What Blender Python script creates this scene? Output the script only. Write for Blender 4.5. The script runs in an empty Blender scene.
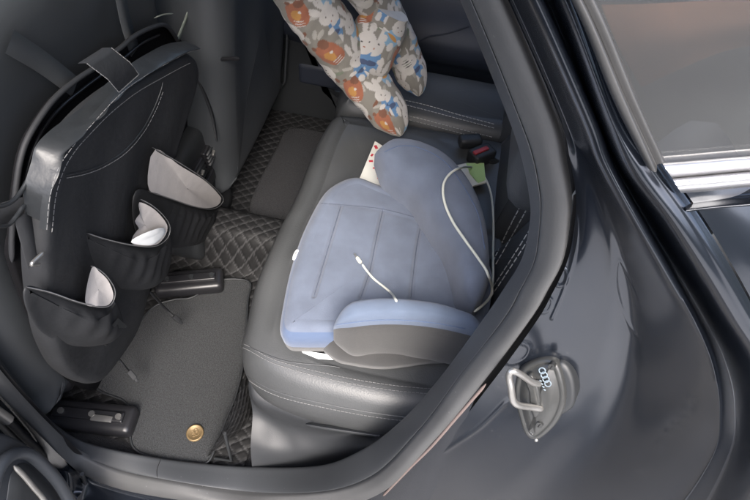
import bpy, bmesh, math, random
import numpy as np
from mathutils import Vector, Matrix
from mathutils.bvhtree import BVHTree
random.seed(4)
sc = bpy.context.scene
COL = sc.collection
# ------------------------------------------------------------------ camera frame
FPX = 560.0
def vnorm(a): return Vector(a).normalized()
CX = Vector((.977, -.199, -.073)).normalized()
CY = Vector((.204, .7845, .586)); CY = (CY - CX * CY.dot(CX)).normalized()
_xb = Vector((CX[0], CX[1], -CX[2])); _yb = Vector((CY[0], CY[1], -CY[2])); _zb = _xb.cross(_yb)
CZ = Vector((_zb[0], _zb[1], -_zb[2]))
CAM = Vector((0, 0, 1.45))
def ray(px, py):
    d = Vector((px - 375, 250 - py, FPX))
    return Vector((d.dot(CX), d.dot(CY), d.dot(CZ)))
def PY(px, py, y): r = ray(px, py); return CAM + r * ((y - CAM.y) / r.y)
def PZ(px, py, z): r = ray(px, py); return CAM + r * ((z - CAM.z) / r.z)
def PX(px, py, x): r = ray(px, py); return CAM + r * ((x - CAM.x) / r.x)
def PP(px, py, p0, n): r = ray(px, py); return CAM + r * ((p0 - CAM).dot(n) / r.dot(n))
def PD(px, py, d): return CAM + ray(px, py).normalized() * d

cam = bpy.data.cameras.new('camera'); co = bpy.data.objects.new('camera', cam); COL.objects.link(co)
right = Vector((CX[0], CY[0], CZ[0])); up = Vector((CX[1], CY[1], CZ[1])); fw = Vector((CX[2], CY[2], CZ[2]))
M = Matrix((right, up, -fw)).transposed().to_4x4(); M.translation = CAM
co.matrix_world = M
cam.sensor_width = 36; cam.lens = FPX / 750 * 36; cam.clip_start = .01; cam.clip_end = 500
sc.camera = co
# ------------------------------------------------------------------ materials
MATS = {}
def mat(name, col, rough=.6, metal=0., coat=0., bump=0., bscale=200., detail=4., var=0., vscale=8., spec=.5, sheen=0., attr=None, trans=0., kind='noise', coat_rough=.05, dist=.001, dust=0., rvar=0.):
    m = bpy.data.materials.new(name); m.use_nodes = True
    nt = m.node_tree; b = nt.nodes['Principled BSDF']
    b.inputs['Roughness'].default_value = rough; b.inputs['Metallic'].default_value = metal
    b.inputs['Coat Weight'].default_value = coat; b.inputs['Coat Roughness'].default_value = coat_rough
    b.inputs['Specular IOR Level'].default_value = spec
    b.inputs['Sheen Weight'].default_value = sheen
    b.inputs['Transmission Weight'].default_value = trans
    c = (*col, 1)
    b.inputs['Base Color'].default_value = c
    tc = nt.nodes.new('ShaderNodeTexCoord')
    src = None
    if attr:
        a = nt.nodes.new('ShaderNodeAttribute'); a.attribute_name = attr; src = a.outputs['Color']
    if var > 0:
        n = nt.nodes.new('ShaderNodeTexNoise'); n.inputs['Scale'].default_value = vscale; n.inputs['Detail'].default_value = 6
        nt.links.new(tc.outputs['Object'], n.inputs['Vector'])
        mr = nt.nodes.new('ShaderNodeMapRange'); mr.inputs[1].default_value = .3; mr.inputs[2].default_value = .7
        mr.inputs[3].default_value = 1 - var; mr.inputs[4].default_value = 1 + var
        nt.links.new(n.outputs['Fac'], mr.inputs[0])
        mx = nt.nodes.new('ShaderNodeMix'); mx.data_type = 'RGBA'; mx.blend_type = 'MULTIPLY'; mx.inputs[0].default_value = 1
        if src: nt.links.new(src, mx.inputs[6])
        else: mx.inputs[6].default_value = c
        nt.links.new(mr.outputs[0], mx.inputs[7]); src = mx.outputs[2]
        if rvar > 0:
            m2 = nt.nodes.new('ShaderNodeMapRange'); m2.inputs[1].default_value = .3; m2.inputs[2].default_value = .7
            m2.inputs[3].default_value = max(.02, rough - rvar); m2.inputs[4].default_value = min(1, rough + rvar)
            nt.links.new(n.outputs['Fac'], m2.inputs[0]); nt.links.new(m2.outputs[0], b.inputs['Roughness'])
    if dust > 0:   # fine pale dust specks lying on the surface
        v = nt.nodes.new('ShaderNodeTexVoronoi'); v.inputs['Scale'].default_value = 90
        nt.links.new(tc.outputs['Object'], v.inputs['Vector'])
        r = nt.nodes.new('ShaderNodeMapRange'); r.inputs[1].default_value = .055; r.inputs[2].default_value = .09; r.inputs[3].default_value = dust; r.inputs[4].default_value = 0
        nt.links.new(v.outputs['Distance'], r.inputs[0])
        n2 = nt.nodes.new('ShaderNodeTexNoise'); n2.inputs['Scale'].default_value = 14; nt.links.new(tc.outputs['Object'], n2.inputs['Vector'])
        r2 = nt.nodes.new('ShaderNodeMapRange'); r2.inputs[1].default_value = .5; r2.inputs[2].default_value = .65
        nt.links.new(n2.outputs['Fac'], r2.inputs[0])
        mu = nt.nodes.new('ShaderNodeMath'); mu.operation = 'MULTIPLY'; nt.links.new(r.outputs[0], mu.inputs[0]); nt.links.new(r2.outputs[0], mu.inputs[1])
        mx = nt.nodes.new('ShaderNodeMix'); mx.data_type = 'RGBA'; nt.links.new(mu.outputs[0], mx.inputs[0])
        if src: nt.links.new(src, mx.inputs[6])
        else: mx.inputs[6].default_value = c
        mx.inputs[7].default_value = (.4, .4, .4, 1); src = mx.outputs[2]
    if src: nt.links.new(src, b.inputs['Base Color'])
    if bump > 0:
        if kind == 'voronoi':
            n = nt.nodes.new('ShaderNodeTexVoronoi'); out = n.outputs['Distance']
        else:
            n = nt.nodes.new('ShaderNodeTexNoise'); n.inputs['Detail'].default_value = detail; out = n.outputs['Fac']
        n.inputs['Scale'].default_value = bscale
        nt.links.new(tc.outputs['Object'], n.inputs['Vector'])
        bp = nt.nodes.new('ShaderNodeBump'); bp.inputs['Strength'].default_value = bump; bp.inputs['Distance'].default_value = dist
        nt.links.new(out, bp.inputs['Height']); nt.links.new(bp.outputs['Normal'], b.inputs['Normal'])
    MATS[name] = m
    return m
PAINT = mat('grey_car_paint', (.019, .024, .034), .27, .62, .9, .02, 900, var=.10, vscale=5, dust=.5, coat_rough=.16)
PAINT2 = PAINT
RUBBER = mat('door_seal_rubber', (.066, .067, .068), .56, bump=.15, bscale=500, var=.12, vscale=12, dust=.25)
RUBDARK = mat('black_rubber', (.008, .008, .009), .6, bump=.1, bscale=300)
TRIM = mat('sill_plastic', (.040, .043, .047), .48, bump=.35, bscale=1100, kind='voronoi', var=.08, dist=.0003, dust=.3)
TRIMW = mat('seat_base_plastic', (.026, .028, .031), .5, bump=.3, bscale=1100, kind='voronoi', var=.08, dist=.0003)
LEATHER = mat('dark_grey_leather', (.052, .055, .058), .45, bump=.22, bscale=520, kind='voronoi', var=.10, vscale=6, dist=.0004, rvar=.06)
LEATHERL = mat('grey_seat_leather', (.064, .067, .069), .44, bump=.40, bscale=430, kind='voronoi', var=.14, vscale=6, dist=.0004, rvar=.06)
FLEATHER = mat('front_seat_leather', (.046, .050, .054), .46, bump=.10, bscale=520, kind='voronoi', var=.10, vscale=6, dist=.0004, rvar=.06)
ORG = mat('organizer_leather', (.016, .017, .019), .66, bump=.45, bscale=26, var=.2, vscale=9, dist=.005, spec=.35)
ORGL = mat('organizer_band_leather', (.019, .021, .023), .42, bump=.4, bscale=30, var=.2, vscale=12, dist=.004, rvar=.06)
ORGD = mat('organizer_inner', (.005, .005, .006), .9, spec=.1)
LINING = mat('pocket_lining', (.50, .47, .45), .8, bump=.4, bscale=60, var=.08, vscale=20, dist=.002)
TISSUE = mat('white_paper', (.78, .80, .80), .8, bump=.2, bscale=80, dist=.001)
THREAD = mat('pale_thread', (.40, .40, .39), .8)
THREADD = mat('grey_thread', (.16, .16, .16), .8)
BOOST = mat('blue_grey_fabric', (.112, .132, .176), .95, bump=.6, bscale=1700, kind='voronoi', var=.12, vscale=26, dist=.0005, sheen=.2)
BOOSTB = mat('bright_blue_piping_fabric', (.080, .112, .185), .95, bump=.5, bscale=1500, kind='voronoi', var=.08, vscale=9, dist=.0004, sheen=.25)
BOOSTA = mat('armrest_blue_fabric', (.100, .128, .182), .95, bump=.6, bscale=1700, kind='voronoi', var=.10, vscale=26, dist=.0005, sheen=.2)
BOOSTG = mat('taupe_grey_fabric', (.038, .037, .036), .95, bump=.6, bscale=1200, kind='voronoi', var=.12, vscale=12, dist=.0005, sheen=.2)
CARPET = mat('grey_carpet', (.025, .027, .029), 1., bump=1., bscale=650, var=.55, vscale=330, dist=.003, sheen=.1)
CARPETD = mat('dark_carpet', (.026, .026, .028), 1., bump=1., bscale=500, var=.3, vscale=250, dist=.002)
QUILT = mat('quilted_leather', (.1, .1, .1), .62, spec=.25, bump=.3, bscale=500, attr='Col', dist=.0005)
PLAST = mat('black_plastic', (.022, .024, .026), .5, bump=.15, bscale=800, dist=.0003)
PLASTG = mat('gloss_black_plastic', (.016, .016, .018), .35)
RED = mat('red_button', (.32, .035, .04), .4)
METAL = mat('zinc_metal', (.40, .39, .37), .38, .85, bump=.2, bscale=200, var=.1, vscale=60)
CHROME = mat('brushed_chrome', (.62, .62, .63), .33, .9)
GOLD = mat('gold_badge', (.20, .14, .07), .5, .5, bump=.3, bscale=300)
CABLE = mat('white_cable', (.60, .60, .52), .45)
PAPER = mat('booklet_paper', (.74, .73, .66), .7, var=.05)
PAPERG = mat('green_paper', (.42, .60, .24), .7)
PAPERR = mat('red_ink', (.55, .03, .05), .6)
COVER = mat('striker_cover_rubber', (.034, .035, .034), .42, bump=.3, bscale=60, var=.18, vscale=30, coat=.3, dust=.3, dist=.002)
EMB = mat('pale_blue_print', (.17, .21, .24), .5)
DOORC = mat('door_card_grey', (.030, .034, .040), .40, bump=.25, bscale=900, kind='voronoi', dist=.0003)
NAVY = mat('dark_door_card', (.024, .029, .042), .55, bump=.3, bscale=700, kind='voronoi', dist=.0003, var=.1)
HEAD = mat('headliner', (.62, .62, .61), .95, bump=.4, bscale=300)
PRINT = mat('rabbit_print_fabric', (.5, .5, .5), .85, attr='Col', bump=.5, bscale=34, dist=.005, sheen=.1)
ASPH = mat('pale_concrete', (.09, .09, .09), .9, bump=.8, bscale=60, var=.3, vscale=3, dist=.01)
PALE = mat('pale_webbing', (.22, .24, .20), .8, bump=.3, bscale=300)
CUP = mat('pale_green_plastic', (.30, .34, .28), .35)
GLASS = mat('window_glass', (.62, .66, .68), .03, trans=1., bump=0)
GLASS.node_tree.nodes['Principled BSDF'].inputs['IOR'].default_value = 1.3
GLASSQ = mat('dusty_tinted_glass', (.20, .205, .21), .04, trans=.82, var=.1, vscale=9, dust=.3)
# ------------------------------------------------------------------ object helpers
def finish(o, parent=None, smooth=True, name=None):
    COL.objects.link(o)
    if parent: o.parent = parent
    if smooth:
        for p in o.data.polygons: p.use_smooth = True
    return o
class MB:
    def __init__(s): s.v = []; s.f = []; s.m = []; s.mats = []; s.c = None
    def mi(s, m):
        if m not in s.mats: s.mats.append(m)
        return s.mats.index(m)
    def grid(s, rows, m, closed_u=False, closed_v=False, mfn=None):
        """rows: list of lists of points"""
        if not rows: return
        b = len(s.v); nr = len(rows); nc = len(rows[0]); i = s.mi(m)
        for r in rows: s.v += [tuple(p) for p in r]
        for a in range(nr if closed_v else nr - 1):
            for c in range(nc if closed_u else nc - 1):
                a2 = (a + 1) % nr; c2 = (c + 1) % nc
                s.f.append((b + a * nc + c, b + a * nc + c2, b + a2 * nc + c2, b + a2 * nc + c))
                s.m.append(s.mi(mfn(a, c)) if mfn else i)
        return b
    def face(s, pts, m):
        b = len(s.v); s.v += [tuple(p) for p in pts]; s.f.append(tuple(range(b, b + len(pts)))); s.m.append(s.mi(m))
    def box(s, c, h, m, R=None, bev=0):
        """c centre, h half sizes, R 3x3 rotation"""
        R = R or Matrix.Identity(3); c = Vector(c)
        bm = bmesh.new(); bmesh.ops.create_cube(bm, size=2)
        for v in bm.verts: v.co = Vector((v.co.x * h[0], v.co.y * h[1], v.co.z * h[2]))
        if bev: bmesh.ops.bevel(bm, geom=list(bm.edges), offset=bev, segments=3, affect='EDGES', profile=.6)
        s.addbm(bm, m, lambda p: c + R @ p)
    def addbm(s, bm, m, fn=lambda p: p):
        b = len(s.v); bm.verts.ensure_lookup_table(); i = s.mi(m)
        for v in bm.verts: s.v.append(tuple(fn(v.co)))
        for f in bm.faces: s.f.append(tuple(b + v.index for v in f.verts)); s.m.append(i)
        bm.free()
    def tube(s, pts, r, m, closed=False, seg=10, cap=True, up=None, flat=1.):
        pts = [Vector(p) for p in pts]; n = len(pts); rows = []
        if n < 2: return
        prev = None
        if cap and not closed and n >= 6:
            r = list(r) if hasattr(r, '__len__') else [r] * n
            r[0] *= .25; r[-1] *= .25; r[1] *= .85; r[-2] *= .85
        for k, p in enumerate(pts):
            a = pts[(k - 1) % n] if (closed or k > 0) else p; b = pts[(k + 1) % n] if (closed or k < n - 1) else p
            t = (b - a).normalized()
            if prev is None:
                ref = Vector(up) if up else (Vector((0, 0, 1)) if abs(t.z) < .9 else Vector((1, 0, 0)))
                nn = (ref - t * ref.dot(t)).normalized()
            else: nn = (prev - t * prev.dot(t)).normalized()
            prev = nn; bb = t.cross(nn); rr = r[k] if hasattr(r, '__len__') else r
            rows.append([p + nn * math.cos(2 * math.pi * q / seg) * rr * flat + bb * math.sin(2 * math.pi * q / seg) * rr for q in range(seg)])
        s.grid(rows, m, closed_u=True, closed_v=closed)
        if cap and not closed:
            s.face(rows[0][::-1], m); s.face(rows[-1], m)
    def build(s, name, parent=None, smooth=True, colors=None, label=None):
        me = bpy.data.meshes.new(name); me.from_pydata(s.v, [], s.f)
        for m in s.mats: me.materials.append(m)
        me.polygons.foreach_set('material_index', s.m)
        if colors is not None:
            at = me.color_attributes.new('Col', 'FLOAT_COLOR', 'POINT')
            at.data.foreach_set('color', np.asarray(colors, dtype=np.float32).ravel())
        me.update()
        bm = bmesh.new(); bm.from_mesh(me); bmesh.ops.recalc_face_normals(bm, faces=bm.faces) ; bm.to_mesh(me); bm.free()
        o = bpy.data.objects.new(name, me)
        finish(o, parent, smooth)
        if label: o['label'] = label
        return o
    def bvh(s): return BVHTree.FromPolygons([Vector(v) for v in s.v], s.f)
def empty(name, loc=(0, 0, 0), parent=None):
    o = bpy.data.objects.new(name, None); o.empty_display_size = .1; COL.objects.link(o)
    if parent: o.parent = parent
    else: o.location = loc
    return o
def tag(o, label=None, cat=None, group=None, kind=None):
    if label: o['label'] = label
    if cat: o['category'] = cat
    if group: o['group'] = group
    if kind: o['kind'] = kind
    return o
def mod_bevel_sharp(o, ang=40):
    m = o.modifiers.new('es', 'EDGE_SPLIT'); m.split_angle = math.radians(ang)
def cr(pts, n, closed=False):
    """Catmull-Rom resample to n points"""
    P = [Vector(p) for p in pts]; L = len(P); out = []
    segs = L if closed else L - 1
    for k in range(n):
        t = k / n * segs if closed else k / (n - 1) * segs
        i = min(int(t), segs - 1); u = t - i
        if closed: p0, p1, p2, p3 = P[(i - 1) % L], P[i % L], P[(i + 1) % L], P[(i + 2) % L]
        else: p0 = P[i - 1] if i > 0 else P[0] * 2 - P[1]; p1 = P[i]; p2 = P[i + 1]; p3 = P[i + 2] if i + 2 < L else P[-1] * 2 - P[-2]
        out.append(.5 * ((2 * p1) + (p2 - p0) * u + (2 * p0 - 5 * p1 + 4 * p2 - p3) * u * u + (3 * p1 - p0 - 3 * p2 + p3) * u ** 3))
    return out
def arclen(pts, n, closed=False):
    """resample polyline evenly"""
    P = list(pts) + ([pts[0]] if closed else []); d = [0]
    for a, b in zip(P, P[1:]): d.append(d[-1] + (b - a).length)
    out = []; j = 0
    for k in range(n):
        t = d[-1] * k / (n if closed else n - 1)
        while j < len(d) - 2 and d[j + 1] < t: j += 1
        u = (t - d[j]) / max(1e-9, d[j + 1] - d[j]); out.append(P[j].lerp(P[j + 1], min(1, u)))
    return out
def curve(pts, n, closed=False): return arclen(cr(pts, max(8 * len(pts), n), closed), n, closed)
def loft(curves, nu, nv, m, mb=None, even=True):
    """curves: list of lists of 3D points -> smooth grid"""
    C = [curve(c, nu) if even else cr(c, nu) for c in curves]
    cols = [cr([c[k] for c in C], nv) for k in range(nu)]
    mb = mb or MB(); mb.grid(cols, m); return mb
IDF = lambda a, b, c: Vector((a, b, c))
def slab(mb, outline, levels, m, frame=IDF, n=96, cap=12, capfn=None, bottom=True, smooth=True, mfn=None, capm=None):
    """outline in (a,b); levels [(inset,c)...] from low to high; last one is capped with rings shrinking to the centroid"""
    o = [Vector((p[0], p[1], 0)) for p in outline]
    o = curve(o, n, True) if smooth else arclen(o, n, True)
    A = sum(o[k].x * o[(k + 1) % n].y - o[(k + 1) % n].x * o[k].y for k in range(n))
    sg = 1 if A > 0 else -1
    nr = []
    for k in range(n):
        t = (o[(k + 2) % n] - o[(k - 2) % n]).normalized(); nr.append(Vector((-t.y, t.x, 0)) * sg)
    cen = sum(o, Vector()) / n
    rows = []
    for ins, c in levels: rows.append([frame(*((o[k] + nr[k] * ins).xy), c) for k in range(n)])
    li, lc = levels[-1]; last = [o[k] + nr[k] * li for k in range(n)]
    lm = len(levels)
    for q in range(1, cap + 1):
        f = 1 - q / cap * .995
        r = []
        for k in range(n):
            p = cen + (last[k] - cen) * f
            r.append(frame(p.x, p.y, lc + (capfn(p.x, p.y, 1 - f) if capfn else 0)))
        rows.append(r)
    mf = None
    if mfn: mf = lambda a, c: mfn(a, c)
    elif capm: mf = lambda a, c: capm if a >= lm - 1 else m
    mb.grid(rows, m, closed_u=True, mfn=mf)
    if bottom: mb.face(rows[0], m)
    return mb
def bean(mb, inner, outer, z0, z1, m, n=60, seg=28, ex=2.8, frame=IDF, mfn=None, endt=.12, zf=None):
    I = curve([Vector((*p, 0)) for p in inner], n); O = curve([Vector((*p, 0)) for p in outer], n); rows = []
    for k in range(n):
        t = k / (n - 1); e = min(1, min(t, 1 - t) / endt); e = max(.03, math.sin(e * math.pi / 2) ** .6)
        c = (I[k] + O[k]) / 2; w = (O[k] - I[k]) / 2
        zz0, zz1 = (zf(t) if zf else (z0, z1))
        zc = (zz0 + zz1) / 2; h = (zz1 - zz0) / 2; r = []
        for q in range(seg):
            a = 2 * math.pi * q / seg; ca, sa = math.cos(a), math.sin(a)
            x = abs(ca) ** (2 / ex) * (1 if ca >= 0 else -1); y = abs(sa) ** (2 / ex) * (1 if sa >= 0 else -1)
            p = c + w * x * e; r.append(frame(p.x, p.y, zc + h * y * (.35 + .65 * e)))
        rows.append(r)
    mb.grid(rows, m, closed_u=True, mfn=mfn)
    mb.face(rows[0], m); mb.face(rows[-1][::-1], m)
    return mb
def drape(pts, bvh, up=.0006, n=80, closed=False):
    out = []
    for p in curve([Vector((p[0], p[1], 0)) for p in pts], n, closed):
        h = bvh.ray_cast(Vector((p.x, p.y, 3)), Vector((0, 0, -1)))
        if h[0]: out.append(h[0] + h[1] * 0 + Vector((0, 0, up)))
    return out
def pixdrape(px, bvh, n=80, up=.0008):
    """points on a mesh along a path given as seen from the photographer's eye"""
    out = []
    for p in curve([Vector((a, b, 0)) for a, b in px], n):
        d = ray(p.x, p.y).normalized(); h = bvh.ray_cast(CAM, d)
        if h[0]:
            out.append(h[0] - d * up)
    if len(out) < n * .6: print('PIXDRAPE', len(out), n, px[0], px[-1])
    return out
def stitches(mb, pts, r=.0007, m=THREAD, dash=.006, gap=.0025):
    """a seam of single thread stitches"""
    if len(pts) < 3: return
    L = sum((b - a).length for a, b in zip(pts, pts[1:])); k = max(2, int(L / (dash + gap)))
    P = arclen(pts, k * 4)
    for i in range(k): mb.tube(P[i * 4:i * 4 + 4], r, m, seg=5)
def offset_path(pts, d):
    out = []
    for k, p in enumerate(pts):
        a = Vector(pts[max(0, k - 1)]); b = Vector(pts[min(len(pts) - 1, k + 1)]); t = (b - a).normalized()
        out.append((p[0] - t.y * d, p[1] + t.x * d))
    return out

ZF = .33      # footwell floor
# ================================================================== GROUND
g = MB(); g.grid([[(-60, -60, 0), (60, -60, 0)], [(-60, 60, 0), (60, 60, 0)]], ASPH)
tag(g.build('ground'), kind='structure')
pv = MB(); pv.box((0, -2.55, .06), (40, 2.0, .06), mat('pale_reflection_strip', (.46, .46, .45), .85, bump=.6, bscale=80, var=.12, vscale=4, dist=.004), bev=.01)  # unseen pale strip, added to brighten reflections on the car paint
tag(pv.build('reflection_strip'), kind='structure')

# unseen bank added behind the photographer to darken the horizon the paint reflects
mb = MB(); rows = []
for q in range(90):
    a = math.radians(150 + 240 * q / 89); rr = 5.5; hh = 3.6 + .25 * math.sin(q * .7) + .15 * math.sin(q * 1.9)
    c_ = Vector((math.cos(a), math.sin(a), 0)); rows.append([c_ * (rr + t * 3) + Vector((0, 0, -.1 + hh * math.sin(t * math.pi / 2))) for t in np.linspace(0, 1, 8)] + [c_ * (rr + 9) + Vector((0, 0, -.1))])
mb.grid(rows, mat('dark_reflection_bank', (.05, .06, .035), .95, bump=.6, bscale=8, var=.4, vscale=1.5, dist=.05)); tag(mb.build('reflection_bank'), kind='structure')

# ================================================================== CAR
car = empty('car', (0, .7, 0)); car.location = (0, 0, 0)
tag(car, 'dark grey car standing with its left rear door open, leather interior in view', 'car')

# ---- door opening curves: (px, py, depth y)
O_ = [(-60,330,.205),(0,394,.20),(32,426,.20),(64,458,.18),(83,474,.172),(120,489,.165),(180,500,.168),(250,507,.180),(330,508,.197),(383,492,.20),(435,440,.215),(485,380,.235),(530,320,.25),(548,290,.258),(563,260,.265),(569,220,.275),(569,195,.28),(563,160,.287),(553,120,.29),(503,0,.292),(450,-105,.292),(395,-200,.292)]
G_ = [(-50,315,.215),(0,377,.21),(32,412,.21),(64,443,.20),(85,457,.195),(120,472,.188),(180,484,.19),(250,494,.20),(320,494,.205),(372,478,.212),(421,430,.225),(462,375,.245),(505,320,.262),(522,290,.27),(536,260,.278),(541,220,.287),(541,195,.29),(534,158,.296),(521,120,.30),(472,0,.30),(418,-110,.30),(362,-205,.30)]
I_ = [(-40,300,.235),(0,359,.235),(32,400,.235),(55,424,.228),(80,440,.222),(120,451,.221),(180,461,.23),(250,467,.246),(318,466,.255),(362,450,.255),(400,422,.26),(438,380,.272),(484,318,.287),(503,290,.295),(522,258,.302),(530,220,.31),(529,195,.312),(522,160,.317),(509,120,.32),(460,0,.32),(404,-115,.32),(346,-212,.32)]
def c3(C): return [PY(*p) for p in C]
def midc(A, B, w=.5, bulge=0., d=(-.1, -.75, .65)):
    D = Vector(d).normalized(); return [a.lerp(b, w) + D * bulge for a, b in zip(A, B)]
def shiftc(A, d): return [a + Vector(d) for a in A]
O3, G3, I3 = c3(O_), c3(G_), c3(I_)
mb = loft([shiftc(O3, (.003, .012, -.004)), O3, midc(O3, G3, .22, .006), midc(O3, G3, .55, .008), midc(O3, G3, .88, .004), G3, shiftc(G3, (0, .006, -.003))], 240, 30, RUBBER, even=False)
mb.build('door_seal', car)
mb = loft([shiftc(G3, (0, .004, -.002)), midc(G3, I3, .12, .002), midc(G3, I3, .35, .0045), midc(G3, I3, .75, .004), I3, [p + (p - CAM) * .02 + (g_ - p) * .12 for p, g_ in zip(I3, G3)], [p + (p - CAM) * .07 + (g_ - p) * .4 for p, g_ in zip(I3, G3)]], 240, 24, TRIM, even=False)
# seam across the sill plate
mb.build('sill_trim', car)
s = MB(); sb = mb.bvh(); s.tube(pixdrape([(161, 459), (157, 470), (158, 482)], sb, 20, .0002), .0007, RUBDARK, seg=5)
s.build('trim_joint', car)

def proj(p):
    w_ = Vector(p) - CAM; a = w_.x * CX + w_.y * CY + w_.z * CZ
    return 375 + FPX * a.x / a.z, 250 - FPX * a.y / a.z
EMBOSS = [  # pressed lines in the sheet metal: (outline, width, height)
 ([(503,350),(514,342),(529,346),(525,358),(511,363),(503,357),(503,350)], 1.6, .0011),
 ([(552,318),(563,292),(572,264),(577,238),(576,216),(570,236),(561,262),(549,288),(532,320)], 1.8, .0012),
 ([(560,268),(566,270),(566,281),(559,286),(555,280),(560,268)], 1.5, .0010),
 ([(545,296),(552,300),(549,310),(541,312),(539,304),(545,296)], 1.5, .0008),
 ([(640,340),(630,326),(620,302),(616,280),(619,260),(628,276),(637,300),(641,322),(640,340)], 1.2, .0006),
 ([(388,494),(412,474),(445,451),(480,427),(506,402)], 2.0, .0018),
 ([(640,470),(664,440),(684,415),(692,395)], 1.2, .0006),
 ([(684,300),(700,330),(712,362),(716,380)], 1.4, .0012),
]
def emboss(mb):
    V = np.array(mb.v); W_ = V - np.array(CAM)
    a = W_[:, :1] * np.array(CX) + W_[:, 1:2] * np.array(CY) + W_[:, 2:] * np.array(CZ)
    px = 375 + FPX * a[:, 0] / a[:, 2]; py = 250 - FPX * a[:, 1] / a[:, 2]; H = np.zeros(len(V))
    for pl, w_, h_ in EMBOSS:
        pl = [(p.x, p.y) for p in cr([Vector((a_, b_, 0)) for a_, b_ in pl], len(pl) * 8)]; D = np.full(len(V), 1e9)
        for (x0, y0), (x1, y1) in zip(pl, pl[1:]):
            L = (x1 - x0) ** 2 + (y1 - y0) ** 2 + 1e-9; t = np.clip(((px - x0) * (x1 - x0) + (py - y0) * (y1 - y0)) / L, 0, 1)
            D = np.minimum(D, np.hypot(px - x0 - t * (x1 - x0), py - y0 - t * (y1 - y0)))
        H += h_ * np.exp(-(D / w_) ** 2)
    V = V + H[:, None] * np.array((-.25, -.85, .45))
    mb.v = [tuple(v) for v in V]
# ---- painted jamb from the seal to the outer edge of the body (one sheet, ridges running along the pillar)
ROWS = {
 'S1':[(455,-105,.296),(508,0,.296),(560,120,.294),(570,160,.292),(576,198,.286),(574,230,.28),(567,262,.27),(552,294,.262),(534,325,.255),(490,385,.24),(440,447,.22),(388,500,.205),(345,515,.2)],
 'S2':[(460,-105,.300),(513,0,.300),(566,120,.298),(580,162,.290),(586,205,.28),(586,240,.272),(582,275,.264),(570,315,.256),(552,352,.247),(512,408,.232),(458,465,.214),(402,512,.2),(365,532,.197)],
 'S3':[(466,-105,0.2940),(519,0,0.2940),(573,120,0.2900),(592,170,0.2810),(604,215,0.2720),(610,255,0.2640),(608,300,0.2560),(600,345,0.2470),(582,395,0.2360),(547,442,0.2230),(492,492,0.2070),(430,532,0.1960),(392,548,0.1920)],
 'S4':[(470,-105,0.2830),(524,0,0.2810),(578,120,0.2750),(598,168,0.2670),(616,215,0.2610),(630,260,0.2570),(638,305,0.2520),(638,350,0.2430),(628,400,0.2310),(600,450,0.2180),(550,505,0.2020),(490,550,0.1910),(442,570,0.1870)],
 'R1':[(476,-105,0.2520),(530,0,0.2500),(583,120,0.2400),(600,165,0.2330),(628,218,0.2220),(657,270,0.2120),(684,320,0.2030),(702,364,0.1950),(708,412,0.1860),(698,460,0.1770),(655,520,0.1650),(600,565,0.1550),(530,598,0.1500)],
 'V2':[(490,-105,0.2620),(545,0,0.2600),(592,120,0.2520),(612,165,0.2460),(643,220,0.2380),(673,270,0.2290),(702,320,0.2200),(722,360,0.2110),(732,405,0.2020),(726,455,0.1930),(690,520,0.1810),(640,568,0.1720),(580,605,0.1660)],
 'R2':[(506,-105,0.2320),(561,0,0.2290),(607,120,0.2190),(629,170,0.2110),(665,220,0.2020),(695,268,0.1950),(726,320,0.1880),(750,358,0.1820),(768,405,0.1760),(768,460,0.1690),(740,520,0.1610),(695,580,0.1540),(640,620,0.1490)],
 'E':[(516,-105,.232),(572,0,.228),(618,120,.216),(652,170,.208),(688,220,.199),(718,268,.191),(748,320,.184),(776,365,.178),(797,412,.172),(802,470,.166),(785,530,.159),(750,580,.153),(690,625,.147)],
}
J3 = {k: c3(v) for k, v in ROWS.items()}
J3['R1b'] = c3([(a + 13, b - 1, c - .0035) for a, b, c in ROWS['R1']]); J3['R1'] = c3([(a - 1, b, c - .001) for a, b, c in ROWS['R1']])
J3['V2'] = c3([(a + 3, b - 1, c + .003) for a, b, c in ROWS['V2']])
J3['E2'] = shiftc(J3['E'], (.006, .004, .0))
jamb = loft([J3[k] for k in ('S1', 'S2', 'S3', 'S4', 'R1', 'R1b', 'V2', 'R2', 'E', 'E2')], 420, 230, PAINT, even=False)
emboss(jamb)
# black gap strip under the seal joins seal and jamb
back = loft([shiftc(O3, (.004, .016, -.004)), shiftc(O3, (.012, .02, -.004))], 160, 3, RUBDARK, even=False)
jb = jamb.bvh()
body = MB(); body.v = jamb.v; body.f = jamb.f; body.m = jamb.m; body.mats = jamb.mats
# outer skin of the quarter panel: from the edge E rearwards, gently crowned
E2 = J3['E2']
skin = []
for k, x_ in enumerate((.0, .02, .06, .14, .3, .6, 1.1)):
    row = []
    for i, p in enumerate(E2):
        f = (p.z - .2) / 1.2
        bx = p.x + x_ + .0015
        row.append(Vector((bx, p.y - .004 * min(1, x_ / .03) + .010 * min(1, x_ / .06) + .06 * x_ ** 2 + .25 * max(0, x_ - .5) ** 2, p.z)))
    skin.append(row)
BELT_I = 3   # rows of E at and below the beltline (py >= ~190)
low = [[r[i] for i in range(3, len(r))] for r in skin]
loft(low, 80, 50, PAINT, mb=body, even=False)
body.build('body_panel', car)
back.build('seal_channel', car)

# pinch-weld copper line and plug dimples on the jamb
d = MB()
d.tube(curve([PY(383,496,.199), PY(410,468,.206), PY(432,446,.212), PY(458,416,.223), PY(486,384,.234)], 60), .0017, mat('copper_primer', (.15, .115, .105), .5), seg=8)
d.build('jamb_seam', car)

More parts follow.
